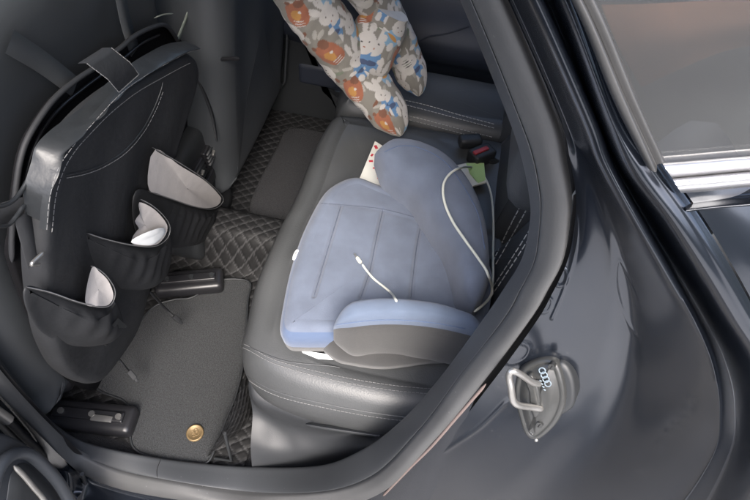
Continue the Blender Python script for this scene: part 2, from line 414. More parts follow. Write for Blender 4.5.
# ---- quarter window behind the pillar: gasket strips, glass, chrome beltline
def skinpt(px, py, off=0.):  # on the upper outer plane of the car side
    n = Vector((0, -1, .30)).normalized(); p0 = PY(655, 172, .205)
    return PP(px, py, p0 + n * off, n)
GASK = mat('window_gasket_rubber', (.035, .035, .035), .5, bump=.1, bscale=400, var=.15, vscale=20)
gk = loft([[skinpt(*p, o) for p in pts] for pts, o in (
    ([(506,-105),(571,0),(613,100),(646,166)], -.004), ([(508,-105),(573,0),(615,100),(650,170)], .003), ([(517,-105),(581,0),(624,100),(656,172)], .0045), ([(519,-105),(583,0),(626,100),(657,168)], .001), ([(521,-105),(584,0),(628,100),(658,164)], .001), ([(532,-105),(594,0),(636,100),(665,164)], .0015), ([(534,-105),(596,0),(637,100),(666,163)], -.004))], 80, 30, GASK)
gk.build('window_gasket', car)
win = MB()
q = [(590,-160),(628,80),(664,166),(760,160),(1100,140),(1000,-160)]
fr = [skinpt(a, b, .0) for a, b in [(532,-105),(594,0),(664,165),(760,158),(1150,132),(1150,-105)]]
bk = [p + Vector((0, .004, 0)) for p in fr]
win.face(fr, GLASSQ); win.face(bk[::-1], GLASSQ)
for a in range(6): win.face([fr[a], fr[(a + 1) % 6], bk[(a + 1) % 6], bk[a]], GLASSQ)
wo = win.build('quarter_window', car, smooth=False)
def strip(px1, px2, offs, m, name, n=40):
    rows = []
    for t, o in offs:
        rows.append([skinpt(a[0] * (1 - t) + b[0] * t, a[1] * (1 - t) + b[1] * t, o) for a, b in zip(px1, px2)])
    mb = loft(rows, n, 24, m); return mb.build(name, car)
strip([(662,163),(700,160),(750,156),(900,146)], [(672,178),(705,175),(750,171),(900,160)], [(0,-.004),(.05,.003),(.5,.006),(.95,.003),(1,-.004)], CHROME, 'window_weatherstrip')
strip([(672,178),(705,175),(750,171),(900,160)], [(681,193),(710,191),(750,187),(900,175)], [(0,-.004),(.06,.004),(.3,.010),(.8,.010),(.96,.005),(1,-.004)], CHROME, 'beltline_chrome')
strip([(680,193),(710,191),(750,187),(900,175)], [(687,212),(712,209),(750,206),(900,195)], [(0,-.010),(.5,-.006),(.9,.002),(1,.0)], PAINT, 'beltline_recess')
# shelf behind the quarter glass, then added panels imitating its reflection
mb = MB(); mb.box((.55, .62, 1.02), (.45, .1, .16), LEATHERL, bev=.05)
mb.build('parcel_shelf', car)

mb = loft([[Vector((x_, .30 + .015 * math.sin(x_ * 60) * k_, 1.08 + .036 * k_ + .012 * math.sin(x_ * 14))) for x_ in np.linspace(.10, .7, 16)] for k_ in range(5)], 80, 30, mat('reflected_grey', (.26, .28, .30), .8, var=.3, vscale=20)); mb.build('grey_reflection_panel', car)  # added grey folds, stand in for a shirt reflected in the glass
mb = loft([[PY(*p) for p in [(585,-22,.33),(640,-24,.33),(700,-30,.335),(770,-36,.34),(1100,-66,.36)]], [PY(*p) for p in [(600,14,.325),(650,6,.32),(700,-6,.325),(770,-10,.33),(1100,-36,.35)]], [PY(*p) for p in [(618,46,.33),(655,30,.325),(700,12,.33),(770,8,.335),(1100,-6,.36)]]], 60, 20, mat('reflected_tan', (.24, .12, .07), .8, var=.3, vscale=15)); mb.build('tan_reflection_panel', car)  # added tan panel, imitates an arm mirrored in the window
mb = loft([[PY(*p) for p in [(560,-60,.37),(700,-80,.37),(1200,-120,.40)]], [PY(*p) for p in [(620,80,.36),(700,60,.36),(1200,20,.40)]], [PY(*p) for p in [(650,200,.355),(760,190,.355),(1200,160,.40)]]], 30, 20, mat('reflected_grey_green', (.13, .14, .135), .8, var=.35, vscale=12)); mb.build('reflection_backing', car)  # added grey-green backing, completes the imitated window reflection

# ---- striker plate cover with latch loop
sp0 = PY(545, 395, .225); sn = Vector((-.35, -.80, .42)).normalized()
su = Vector((0, 0, 1)); su = (su - sn * su.dot(sn)).normalized(); sv = sn.cross(su)
def sloc(px, py, c=0.):
    p = PP(px, py, sp0 + sn * c, sn) - sp0; return (p.dot(su), p.dot(sv))
SF = lambda a, b, c: sp0 + su * a + sv * b + sn * c
st = empty('striker', parent=car)
outl = [(518,372),(528,362),(545,356),(558,360),(565,378),(567,398),(560,418),(548,432),(537,438),(526,432),(519,412),(515,392)]
mb = MB(); slab(mb, [sloc(*p) for p in outl], [(0, -.03), (0, .0), (.001, .004), (.004, .006), (.005, .005), (.0065, .005), (.009, .009), (.014, .0105)], COVER, SF, 96, 8)
cov = mb.build('striker_cover', st)
mb = MB(); slab(mb, [sloc(px, py) for px, py in [(556,366),(566,364),(574,380),(575,402),(568,412),(556,412)]], [(0, -.03), (0, -.002), (.002, .001)], PLAST, SF, 50, 4)
mb.build('bumper_pad', st)
mb = MB()
lp = [(541,384,.009),(532,382,.02),(520,374,.034),(512,371,.040),(509,376,.040),(511,388,.040),(513,400,.038),(518,405,.034),(530,407,.02),(543,409,.009)]
lpts = []
for a, b, c in lp:
    u_, v_ = sloc(a, b, c); lpts.append(SF(u_, v_, c))
mb.tube(curve(lpts, 60), .0030, METAL, seg=14)
slab(mb, [sloc(*p, .010) for p in [(526,378),(532,373),(538,384),(541,400),(540,412),(535,416),(531,405),(530,390)]], [(0, .008), (0, .0125), (.001, .0135)], COVER, SF, 40, 3)
mb.build('latch_loop', st)
mb = MB()   # four small linked rings and a short word bar
for k in range(4):
    a, b = sloc(542.0 + k * 1.9, 371.0 + k * 4.3, .0135)
    rg = [SF(a + math.cos(t) * .0030, b + math.sin(t) * .0026, .0130) for t in np.linspace(0, 2 * math.pi, 25)[:-1]]
    mb.tube(rg, .00055, EMB, closed=True, seg=6)
for k in range(4):
    a, b = sloc(540.5 + k * 1.3, 381 + k * 3.0, .0125)
    mb.box(SF(a, b, .0122), (.0006, .0011, .0003), EMB, Matrix((su, sv, sn)).transposed())
mb.build('emblem', st)
for px_, py_ in ((552, 366), (540, 424)):
    a, b = sloc(px_, py_, .010); mb = MB(); mb.tube([SF(a, b, .006), SF(a, b, .0125)], .0032, COVER, seg=6); mb.tube([SF(a - .0018, b, .0127), SF(a + .0018, b, .0127)], .0005, RUBDARK, seg=5); mb.build('screw', st)
sb_ = MB(); a, b = sloc(537, 438, 0); bmq = bmesh.new(); bmesh.ops.create_uvsphere(bmq, u_segments=12, v_segments=8, radius=.002); sb_.addbm(bmq, METAL, lambda p: SF(a, b, .003) + p); sb_.build('screw', st)

# ---- cabin quarter trim between seal and rear seat back
I_low = I3[8:]
qt_ = [shiftc(I_low, (0, .004, -.004)), shiftc(I_low, (.03, .05, 0)), [Vector((min(p.x + .10, .30), p.y + .12, p.z)) for p in I_low]]
# ---- rear bench
bench = empty('rear_seat', parent=car)
def cushion(mb, outline, top=.63, capfn=None, m=LEATHER, lvl=None, n=160, capm=None):
    lv = lvl or [(.05, top - .155), (.018, top - .148), (.004, top - .12), (0, top - .08), (.004, top - .04), (.016, top - .015), (.030, top - .004), (.045, top)]
    slab(mb, outline, lv, m, n=n, cap=30, capfn=capfn, capm=capm)
nearc = MB()
NO = [(-.262,.42),(-.255,.372),(-.235,.338),(-.20,.316),(-.14,.303),(-.05,.298),(.06,.300),(.16,.306),(.20,.34),(.20,.5),(.20,.64),(.20,.80),(.20,.94),(.17,.964),(.05,.966),(-.10,.966),(-.20,.962),(-.245,.945),(-.260,.88),(-.263,.80),(-.262,.73),(-.264,.675),(-.270,.62),(-.272,.50)]
def nf(x, y, e):
    w_ = min(1, e / .25)
    z_ = .004 * math.exp(-((x + .2) / .05) ** 2) - .010 * math.exp(-((x / .16) ** 2 + ((y - .5) / .16) ** 2)) - .008 * math.exp(-((y - .82) / .06) ** 2) * w_
    z_ -= .0035 * math.exp(-((y - .672 - .01 * math.sin(x * 9)) / .006) ** 2)
    for q, (a_, b_) in enumerate(((-.21, .40), (-.16, .35), (-.22, .55), (-.20, .80), (.0, .90))): z_ += .0014 * math.sin((x * math.cos(q) + y * math.sin(q)) * 110) * math.exp(-((x - a_) ** 2 + (y - b_) ** 2) / .0022)
    return z_ * (1 if e > 0 else 0)
slab(nearc, NO, [(.05, .481), (.018, .488), (.004, .516), (0, .556), (.004, .594), (.014, .618), (.026, .630), (.040, .634), (.055, .635)], LEATHERL, n=320, cap=70, capfn=nf)
nb = nearc.bvh(); cb = nb
nearc.build('seat_cushion', bench)
fc = MB()
FO = [(-.25,1.0),(-.258,1.06),(-.25,1.12),(-.235,1.16),(-.15,1.172),(.1,1.172),(.20,1.16),(.20,1.06),(.20,.99),(.1,.970),(-.1,.970),(-.22,.972)]
cushion(fc, FO, .628, lambda x, y, e: .012 * math.exp(-((y - 1.12) / .04) ** 2), LEATHER)
fb = fc.bvh(); fc.build('seat_cushion', bench)
sti = MB()
for path in ([(231,338),(248,346),(275,360),(320,372),(370,382),(420,388),(470,390)], [(231,343),(248,350),(275,364),(320,377),(370,387),(420,393),(470,395)]):
    stitches(sti, pixdrape(path, nb, 160), .0006, THREADD, .004, .002)
sti.tube(pixdrape([(229,345),(236,362),(250,378),(280,393),(330,405),(380,414),(430,420)], nb, 120, .0002), .0012, LEATHERL, seg=8)
stitches(sti, pixdrape([(230,348),(237,366),(251,382),(280,397),(330,409),(380,418),(430,424)], nb, 120), .0006, THREADD, .004, .002)
sti.tube(pixdrape([(248,346),(262,353),(290,362),(330,366),(340,368)], nb, 60, .0002), .0010, LEATHER, seg=8)
for path in ([(405,100),(430,106),(460,115),(494,124)], [(403,104),(430,111),(460,119),(494,128)], [(402,114),(430,121),(460,129),(492,137)], [(402,118),(430,125),(460,133),(490,141)]):
    for bv in (cb, fb): 
        pp = pixdrape(path, bv, 80)
        pp = [p for p in pp if p.z > .6]
        if len(pp) > 6: stitches(sti, pp, .0008, THREAD, .006, .002); break
sti.build('stitching', bench)
# seat back (rises behind the cushion)
bk_ = MB()
def bframe(a, b, c):   # a along y, b up the back, c toward the front
    v = Vector((.33, 0, 1)).normalized(); n = Vector((-1, 0, .33)).normalized()
    return Vector((.135, 0, .575)) + Vector((0, a, 0)) + v * b + n * c
for (y0, y1) in ((.31, .655), (.665, .965), (.975, 1.19)):
    slab(bk_, [(y0 + .01, 0), (y0, .1), (y0, .5), (y0 + .03, .60), ((y0 + y1) / 2, .62), (y1 - .03, .60), (y1, .5), (y1, .1), (y1 - .01, 0)],
         [(0, -.08), (0, -.02), (.006, .004), (.02, .016), (.035, .02)], LEATHER, bframe, 100, 14, capfn=lambda x, y, e: .006 * math.sin(e * math.pi))
bkb = bk_.bvh(); bk_.build('backrest', bench)
for path in ([(494,260),(506,234),(524,199)], [(496,264),(512,236),(533,198)], [(490,292),(512,258),(531,228)], [(491,297),(514,262),(534,231)]):
    sti = MB(); stitches(sti, pixdrape(path, bkb, 60), .0012, THREAD, .010, .0015)
    if sti.v: sti.build('backrest_stitching', bench)
# buckle
mb = MB()
bp = PZ(470, 141, .655); bq = PZ(479, 153, .652)
mb.box(bp, (.024, .013, .012), PLAST, Matrix.Rotation(.35, 3, 'Z'), .008); mb.box(bq + Vector((.006, 0, -.006)), (.026, .017, .016), PLAST, Matrix.Rotation(.75, 3, 'Z'), .006)
mb.tube([bq + Vector((.02, .0, -.01)), bq + Vector((.05, .01, -.03)), bq + Vector((.07, .01, -.06))], .008, PLAST)
bo = mb.build('belt_buckle', bench)
mb = MB(); mb.box(bq + Vector((.002, -.004, .010)), (.018, .005, .004), RED, Matrix.Rotation(.75, 3, 'Z'), .002); mb.build('release_button', bench)
# plastic base of the bench beside the sill (sloping from cushion down to sill)
top = [Vector((-.243,.345,.495)), Vector((-.225,.325,.492)), Vector((-.18,.318,.490)), Vector((-.10,.312,.49)), Vector((0,.31,.49)), Vector((.12,.31,.50))]
botp = [PZ(252,470,.352), PZ(275,470,.355), PZ(305,470,.36), PZ(340,464,.39), PY(385,440,.27), PY(425,405,.275)]
m1 = [a.lerp(b, .35) + Vector((0, .012, -.01)) for a, b in zip(top, botp)]
m2 = [a.lerp(b, .7) + Vector((0, 0, .004)) for a, b in zip(top, botp)]
m1[3] += Vector((0, -.006, .01)); m2[3] += Vector((0, -.004, .012)); m1[1] += Vector((0, .008, -.004))
mb = loft([shiftc(top, (0, .03, .02)), top, m1, m2, botp, shiftc(botp, (0, -.02, -.02))], 80, 50, TRIMW); mb.build('seat_base_trim', car)
mb = loft([[Vector((-.243, .345, .50)), Vector((-.243, .345, ZF))], [Vector((-.236, .6, .50)), Vector((-.236, .6, ZF))], [Vector((-.236, 1.2, .50)), Vector((-.236, 1.2, ZF))]], 10, 20, PLAST)
mb.build('seat_base_front', car)
# trim strip with handle line
mb = MB(); pts = [PY(306,424,.300), PY(330,428,.298), PY(370,434,.298), PY(404,440,.298)]
mb.tube(curve(pts, 30), .0045, PLAST, seg=10, flat=.7); mb.tube(curve([p + Vector((0, -.003, .006)) for p in pts], 30), .0016, TRIMW, seg=8)
mb.build('seat_fold_strap', car)

# side trim panel between cushion end / seatback and the pillar
q0 = [p + (p - CAM) * .03 + (g_ - p) * .2 for p, g_ in zip(I3[9:], G3[9:])]
q1 = [Vector((p.x + .05, p.y + .035, p.z - .02)) for p in I3[9:]]
q2 = [Vector((max(p.x + .12, .16), p.y + .05, p.z - .04)) for p in I3[9:]]
mb = loft([q0, q1, q2], 120, 12, LEATHER, even=False); mb.build('side_trim', car)

# ---- floor, tunnel, console
fl = MB()
fl.grid([[(-1.3, .20, ZF - .012), (.25, .20, ZF - .012)], [(-1.3, 1.30, ZF - .012), (.25, 1.30, ZF - .012)]], CARPETD)
fl.build('floor_pan', car)
def tun(x, y):
    h = .09 * math.exp(-((y - .75) / .062) ** 4); return ZF + .0 + h
# console between front seats
con = empty('centre_console', parent=car)
mb = MB()
def cframe(a, b, c): return Vector((-.485, .012, 0)) + Vector((c, a, b))
slab(mb, [(.665,.34),(.662,.45),(.668,.60),(.69,.635),(.76,.645),(.83,.635),(.85,.60),(.855,.45),(.852,.34)], [(0, -.75), (0, -.02), (.003, -.006), (.012, 0)], PLAST, cframe, 80, 6)
mb.build('console_body', con)
for k, yy in enumerate((.74, .80)):
    mb = MB(); mb.box((-.482, yy, .575), (.006, .026, .022), PLASTG, bev=.004)
    for j in range(4): mb.box((-.474, yy, .560 + j * .010), (.003, .022, .0012), PLAST, Matrix.Rotation(.4, 3, 'Y'))
    mb.box((-.470, yy, .578), (.003, .006, .0030), METAL, Matrix.Rotation(.3, 3, 'X'), .001)
    mb.build('air_vent', con)
mb = MB(); mb.box((-.481, .765, .515), (.004, .035, .014), PLASTG, bev=.003); mb.tube([(-.476, .75, .515), (-.470, .75, .515)], .006, PLASTG, seg=16); mb.build('power_socket', con)
mb = MB()
bx = PX(188, 122, -.54)
slab(mb, [(.70,.64),(.70,.69),(.72,.71),(.80,.71),(.83,.69),(.83,.64)], [(0, -.5), (0, -.10), (.006, -.088), (.02, -.08)], CUP, cframe, 60, 5)
mb.build('armrest_lid', con)

# ---- front seats
def seatframe(x0, z0, lean):
    v = Vector((lean, 0, 1)).normalized(); n = Vector((1, 0, -lean)).normalized()
    return lambda a, b, c: Vector((x0, 0, z0)) + Vector((0, a, 0)) + v * b + n * c
FS = seatframe(-.585, .40, .20)
def front_seat(F, y0, y1):
    s = empty('front_seat', parent=car)
    mb = MB(); w = y1 - y0
    slab(mb, [(y0+.03,0),(y0+.005,.1),(y0,.35),(y0+.02,.58),(y0+.06,.70),(y0+.15,.76),((y0+y1)/2,.77),(y1-.15,.76),(y1-.06,.70),(y1-.02,.58),(y1,.35),(y1-.005,.1),(y1-.03,0)],
         [(.03,-.16),(.004,-.13),(0,-.08),(.0,-.05),(.008,-.022),(.025,-.008),(.05,0)], FLEATHER, F, 140, 20, capfn=lambda x, y, e: -.006 * math.sin(e * math.pi) ** 2)
    bv = mb.bvh(); mb.build('backrest', s)
    mb = MB(); yc = (y0 + y1) / 2
    slab(mb, [(yc-.12,.84),(yc-.12,.96),(yc-.08,1.0),(yc+.08,1.0),(yc+.12,.96),(yc+.12,.84),(yc+.08,.81),(yc-.08,.81)], [(.02,-.15),(0,-.13),(0,-.05),(.012,-.03),(.03,-.025)], FLEATHER, F, 80, 8)
    for sy in (-.05, .05): mb.tube([F(yc+sy,.72,-.09), F(yc+sy,.86,-.09)], .006, CHROME)
    mb.build('headrest', s)
    mb = MB(); cx = F(0, 0, -.1).x
    slab(mb, [(cx-.42,y0+.02),(cx-.42,y1-.02),(cx+.02,y1-.01),(cx+.06,y1-.05),(cx+.06,y0+.05),(cx+.02,y0+.01)], [(.02,.42),(0,.44),(0,.56),(.02,.60),(.05,.61)], FLEATHER, IDF, 90, 8)
    mb.build('seat_cushion', s)
    return s, bv
s1, s1b = front_seat(FS, .235, .800)
FP = seatframe(-.455, .42, .12)
s2, s2b = front_seat(FP, .800, 1.235)
mb = MB()
mb.tube([FP(1.21, t, .0035 if .03 < t < .66 else -.01) for t in np.linspace(.02, .66, 24)], .0030, FLEATHER, seg=8)
mb.build('seat_piping', s2)

# rails and black covers of the front seat on the floor
def rail(px, py, L, ang, big=False):
    r = MB(); p = PZ(px, py, ZF + .02); R = Matrix.Rotation(ang, 3, 'Z')
    r.box(p, (L, .028, .018), PLASTG, R, .013)
    r.box(p + Vector((0, 0, .018)), (L * .8, .010, .006), PLASTG, R, .003)
    if big: r.box(p + Vector((.03, -.003, .0245)), (.020, .006, .002), METAL, R, .001)
    for s_ in (-.6, .1, .7): r.tube([p + R @ Vector((L * s_, 0, .02)), p + R @ Vector((L * s_, 0, .028))], .006, METAL if big else PLAST, seg=8)
    return r.build('seat_rail', car)
rail(92, 418, .085, .12, True)
rail(190, 283, .075, .35)
# small bolts and bracket in front of the seat near the sill
for px, py in ((30, 385), (36, 392), (42, 398)):
    mb = MB(); mb.tube([PY(px, py, .27), PY(px, py, .27) + Vector((0, -.006, .004))], .005, METAL, seg=8); mb.build('bracket_bolt', car)
mb = MB(); p = PY(28, 372, .30)
slab(mb, [(-.07,-.06),(-.08,.02),(-.04,.07),(.04,.06),(.08,.0),(.05,-.06)], [(0,-.03),(0,0),(.01,.012),(.03,.016)], PLASTG, lambda a, b, c: p + Vector((a, -c, b)), 60, 6); mb.build('seat_side_cover', car)

# ---- far side door card, sill, window
FD = 1.235
mb = loft([[Vector((-.9, FD + .10, .36)), Vector((-.3, FD + .08, .36)), Vector((.4, FD + .06, .40))],
           [Vector((-.9, FD + .03, .40)), Vector((-.3, FD + .03, .40)), Vector((.4, FD, .44))],
           [Vector((-.9, FD + .02, .43)), Vector((-.3, FD + .02, .43)), Vector((.4, FD, .46))]], 20, 12, PLAST); mb.build('sill_trim', car)
mb = MB(); slab(mb, [(-.62,.30),(-.60,.8),(-.56,1.44),(-.44,1.44),(-.40,.8),(-.34,.46),(-.30,.40),(-.30,.30)], [(0,0),(0,.05),(.01,.062),(.02,.065)], PLAST, lambda a, b, c: Vector((a, FD + .08 - c, b)), 80, 6); mb.build('middle_pillar', car)
fd = empty('far_door', parent=car)
mb = loft([[Vector((x_, FD + yy - .02 * math.exp(-((x_ + .35) / .1) ** 2) * (zz < .6), zz)) for x_ in np.linspace(-.9, .5, 14)] for zz, yy in ((.42,.05),(.50,.05),(.56,.035),(.62,-.03),(.66,-.045),(.70,-.03),(.78,.03),(.95,.04),(1.02,.06))], 60, 60, NAVY)
mb.build('door_card', fd)
mb = MB(); mb.face([(-.9, FD + .07, 1.02), (.35, FD + .07, 1.02), (.15, FD - .02, 1.42), (-.7, FD - .02, 1.42)], GLASS); mb.build('door_window', fd, smooth=False)
mb = MB(); mb.tube([(-.9, FD + .07, 1.02), (.35, FD + .07, 1.02), (.15, FD - .02, 1.42), (-.7, FD - .02, 1.42)], .018, PLAST, closed=True); mb.build('window_frame', fd)
mb = MB(); mb.box((-.36, FD + .03, .475), (.06, .02, .035), NAVY, bev=.015); mb.build('door_pocket', fd)
mb = MB(); mb.tube(curve([PY(402,54,FD-.08), PY(425,38,FD-.05), PY(445,34,FD-.04), PY(470,26,FD-.03)], 30), .0018, NAVY, seg=6); mb.build('card_seam', fd)
# ---- roof, pillars, rest of cabin shell
mb = MB()
rows = []
for x_ in np.linspace(-1.0, .9, 20):
    rows.append([Vector((x_, y_, 1.50 - .10 * ((y_ - .75) / .5) ** 2 * .6 - .05 * max(0, x_ - .2) ** 2 - .10 * max(0, -x_ - .6) ** 2)) for y_ in np.linspace(.30, 1.22, 14)])
mb.grid(rows, HEAD); rf = mb.build('headliner', car)
rows2 = [[p + Vector((0, 0, .02)) for p in r] for r in rows]
mb = MB(); mb.grid(rows2, PAINT); mb.build('roof', car)
mb = MB(); mb.tube(curve([(-1.0, .30, 1.42), (-.5, .30, 1.445), (-.2, .30, 1.44), I3[-1]], 30), .02, PAINT, seg=12); mb.build('roof_rail', car)
mb = MB(); mb.tube(curve([O3[1] + Vector((-.04, 0, -.02)), O3[0] + Vector((-.05, 0, .02)), Vector((-.62, .24, 1.1)), Vector((-.55, .29, 1.43))], 30), .035, PLAST, seg=12); mb.build('middle_pillar', car)
# rear bulkhead / boot side to stop daylight under the seat back
mb = MB(); mb.box((.75, .75, .55), (.45, .42, .20), CARPETD, bev=.02); mb.build('boot_floor', car)
# front cabin: dash and firewall
mb = MB(); mb.box((-1.35, .72, .75), (.12, .48, .30), PLAST, bev=.06); mb.build('dashboard', car)
# near side front door (closed)
mb = MB()
rows = [[Vector((x_, .17 + .02 * ((z_ - .7) / .4) ** 2, z_)) for x_ in np.linspace(-1.6, -.64, 12)] for z_ in np.linspace(.22, 1.02, 12)]
mb.grid(rows, PAINT); o = mb.build('front_door', car); so = o.modifiers.new('s', 'SOLIDIFY'); so.thickness = .04
# lower outer sill
mb = loft([[O3[i] + Vector((-.02 if i < 4 else 0, .004, -.012)) for i in range(0, 12)],
           [Vector((O3[i].x, .165, min(O3[i].z - .04, .36))) for i in range(0, 12)],
           [Vector((O3[i].x, .13, min(O3[i].z - .07, .31))) for i in range(0, 12)],
           [Vector((O3[i].x, .12, min(O3[i].z - .12, .25))) for i in range(0, 12)],
           [Vector((O3[i].x, .15, .18)) for i in range(0, 12)]], 80, 40, PAINT, even=False); mb.build('rocker_panel', car)

# ---- open rear door, seen at the bottom left
door = empty('rear_door', parent=car)
dn = Vector((1, .22, .10)).normalized(); dp = PX(45, 480, -.47)
dv = Vector((0, 0, 1)); dv = (dv - dn * dv.dot(dn)).normalized(); du = dv.cross(dn)
def dl(px, py, c=0.):
    p = PP(px, py, dp + dn * c, dn) - dp; return (p.dot(du), p.dot(dv))
DF = lambda a, b, c: dp + du * a + dv * b + dn * c
mb = MB()
slab(mb, [dl(*p) for p in [(-60,420),(-10,428),(15,436),(38,450),(58,470),(74,490),(100,540),(110,620),(-60,640)]], [(0,-.06),(0,-.01),(.002,-.003),(.008,0)], DOORC, DF, 120, 10)
mb.build('door_card', door)
mb = MB()
slab(mb, [dl(*p, .002) for p in [(8,560),(9,490),(14,470),(22,463),(32,466),(45,480),(60,500),(85,560)]], [(0,.0005),(.001,.002)], PLAST, DF, 60, 3); mb.build('handle_recess', door)
mb = MB(); hp = [DF(*dl(*p, .02), .02) for p in [(14,466),(24,476),(34,488),(44,500),(60,525)]]
mb.tube(curve(hp, 30), .0036, METAL, seg=12, flat=.8); mb.build('pull_handle', door)
mb = MB(); hp = [DF(*dl(*p, .012), .012) for p in [(-10,500),(-2,470),(12,455),(28,454),(44,466),(62,488),(84,530)]]
mb.tube(curve(hp, 40), .0085, DOORC, seg=14); mb.build('grab_arch', door)
mb = MB(); mb.tube([PY(8,420,.17),PY(-20,400,.17)], .008, METAL, seg=8); mb.tube([PY(82,474,.165),PY(92,500,.16),PY(96,530,.155)], .0035, PLAST, seg=8); mb.build('door_hinge', door)
# the rest of the open door: inner panel, outer skin, window frame and glass, swung out to the left
dd = Vector((.22, -.975, 0)).normalized(); dnn = Vector((.975, .22, 0)); dh = Vector((-.56, .10, 0))
def dfr(a, b, c): return dh + dd * a + Vector((0, 0, b)) + dnn * c
mb = MB(); slab(mb, [(.03,.26),(.0,.32),(0,.98),(.02,1.03),(.70,1.02),(.84,.98),(.86,.80),(.84,.45),(.80,.28),(.7,.25)], [(.01,-.10),(0,-.07),(0,-.02),(.012,-.004),(.03,0)], NAVY, dfr, 120, 8, mfn=lambda a, c: PAINT if a < 3 else NAVY)
mb.build('inner_panel', door)
mb = MB(); wf = [dfr(*p, -.05) for p in [(.0,1.0),(.06,1.25),(.12,1.36),(.30,1.42),(.50,1.40),(.68,1.25),(.82,1.0)]]
mb.tube(curve(wf, 60), .020, PLAST, seg=12); mb.build('window_frame', door)
mb = MB(); mb.face([w_ + dnn * .0 for w_ in wf], GLASS); mb.build('door_window', door, smooth=False)
mb = MB(); slab(mb, [(.2,.62),(.2,.70),(.35,.74),(.6,.74),(.72,.70),(.72,.62),(.5,.58)], [(0,-.01),(0,.03),(.01,.05),(.02,.055)], DOORC, dfr, 80, 6); mb.build('armrest', door)
# dark rubber lip on the B-pillar outside of the main seal
L1 = [PY(a, b, c) for a, b, c in [(-60,350,.185),(0,412,.183),(30,442,.18),(58,464,.178),(85,480,.176)]]
L2 = [PY(a, b, c) for a, b, c in [(-60,368,.182),(0,424,.18),(25,450,.178),(45,470,.175),(70,484,.173)]]
mb = MB(); mb.tube(curve(L1, 40), .006, RUBDARK, seg=10); mb.tube(curve(L2, 40), .005, RUBBER, seg=10); mb.build('pillar_lip', car)

# ================================================================== FLOOR MATS
def quilt_sheet(fn, nu, nv, name, parent=None, pitch=.034, size=None):
    """fn(u,v)->point, with u,v in metres on the sheet"""
    mb = MB(); cols = []; rows = []; cn = np.zeros((nu, nv))
    for i in range(nu):
        r = []
        for j in range(nv):
            u = size[0] * i / (nu - 1); v = size[1] * j / (nv - 1)
            a = (u * 1.0 + v * 1.35) / pitch; b = (u * 1.0 - v * 1.35) / pitch
            da = abs((a % 1) - .5) * 2; db = abs((b % 1) - .5) * 2      # 1 at the seam
            e = max(da, db); h = .0032 * (1 - e ** 6)
            line = 1 if e > .90 else 0
            p, n = fn(u, v); r.append(p + n * h)
            c = .010 + .034 * line; cols.append((c, c, c * 1.03, 1))
        rows.append(r)
    mb.grid(rows, QUILT); return mb.build(name, parent, colors=cols)
liner = empty('floor_liner', (-.42, .5, ZF)); tag(liner, 'black diamond quilted leather floor liner around the rear footwell carpets', 'floor mat'); 
lo = liner.location.copy()
def put(o, par): o.parent = par; o.matrix_parent_inverse = Matrix.Translation(-par.location); return o
def fbase(u, v):   # floor from near sill to far sill, x -0.62..-0.24
    x_ = -.64 + u; y_ = .245 + v; z_ = tun(x_, y_) - .002
    e = .004; n = Vector((0, -(tun(x_, y_ + e) - tun(x_, y_ - e)) / (2 * e), 1)).normalized()
    return Vector((x_, y_, z_)), n
put(quilt_sheet(fbase, 150, 360, 'liner_floor', size=(.40, 1.0)), liner)
def fwall(u, v):   # up the front of the seat base, turned out towards the sill
    y_ = .250 + v; x_ = -.243 - .058 * math.exp(-((y_ - .24) / .06) ** 2) * (1 - u / .17) - .012
    return Vector((x_, y_, ZF + u)), Vector((-1, 0, .1)).normalized()
put(quilt_sheet(fwall, 80, 320, 'liner_wall', size=(.16, .92)), liner)
mb = MB(); pts = [PZ(206,463,ZF+.006), PZ(221,432,ZF+.006), PZ(232,402,ZF+.006)]
mb.tube([Vector((-.298,.252,ZF+.004)), Vector((-.262,.252,ZF+.02)), Vector((-.258,.262,ZF+.15))], .003, PLAST, seg=8)
put(mb.build('liner_edge'), liner)

matn = MB()
zc_ = ZF + .006
mo = [(148,456),(178,462),(206,463),(216,445),(226,420),(236,395),(243,365),(246,330),(248,300),(250,283),(235,279),(217,281),(205,290),(190,298),(172,300),(150,310),(120,350),(95,385),(125,402),(130,420),(132,445)]
slab(matn, [tuple(PZ(a, b, zc_).xy) for a, b in mo], [(0, ZF - .002), (0, zc_), (.003, zc_ + .003), (.007, zc_ + .0035)], CARPET, n=260, cap=16)
mat1 = matn.build('carpet_mat')
tag(mat1, 'grey carpet mat with a round gold badge in the near footwell', 'floor mat')
mv = matn.bvh()
mb = MB(); ed = [PZ(a, b, zc_ + .004) for a, b in mo]; ed[0] = ed[0]
mb.tube(curve(ed, 260, True), .0022, PLAST, closed=True, seg=8); mb.build('bound_edge', mat1)
bd = PZ(195, 433, zc_ + .006); mb = MB()
rows = []
for r_, z_ in ((.0165, -.002), (.0165, .0015), (.0150, .0026), (.0138, .0026), (.0128, .0014), (.0001, .0014)):
    rows.append([bd + Vector((math.cos(t) * r_, math.sin(t) * r_ * 1.0, z_)) for t in np.linspace(0, 2 * math.pi, 49)[:-1]])
mb.grid(rows, GOLD, closed_u=True)
for k, (ax_, ay_) in enumerate(((-.004, 0), (.004, 0), (0, .004), (0, -.004))):
    mb.tube([bd + Vector((ax_ + math.cos(t) * .004, ay_ + math.sin(t) * .004, .0018)) for t in np.linspace(0, 2 * math.pi, 21)[:-1]], .0006, GOLD, closed=True, seg=6)
bo = mb.build('badge', mat1, label='round gold embossed badge')
matf = MB()
slab(matf, [(-.44,.86),(-.44,1.10),(-.43,1.17),(-.36,1.185),(-.28,1.17),(-.265,1.1),(-.262,.9),(-.27,.845),(-.35,.84)], [(0, ZF - .002), (0, zc_), (.003, zc_ + .003), (.007, zc_ + .0035)], CARPETD, n=120, cap=10)
tag(matf.build('carpet_mat'), 'dark carpet mat in the far footwell behind the passenger seat', 'floor mat')

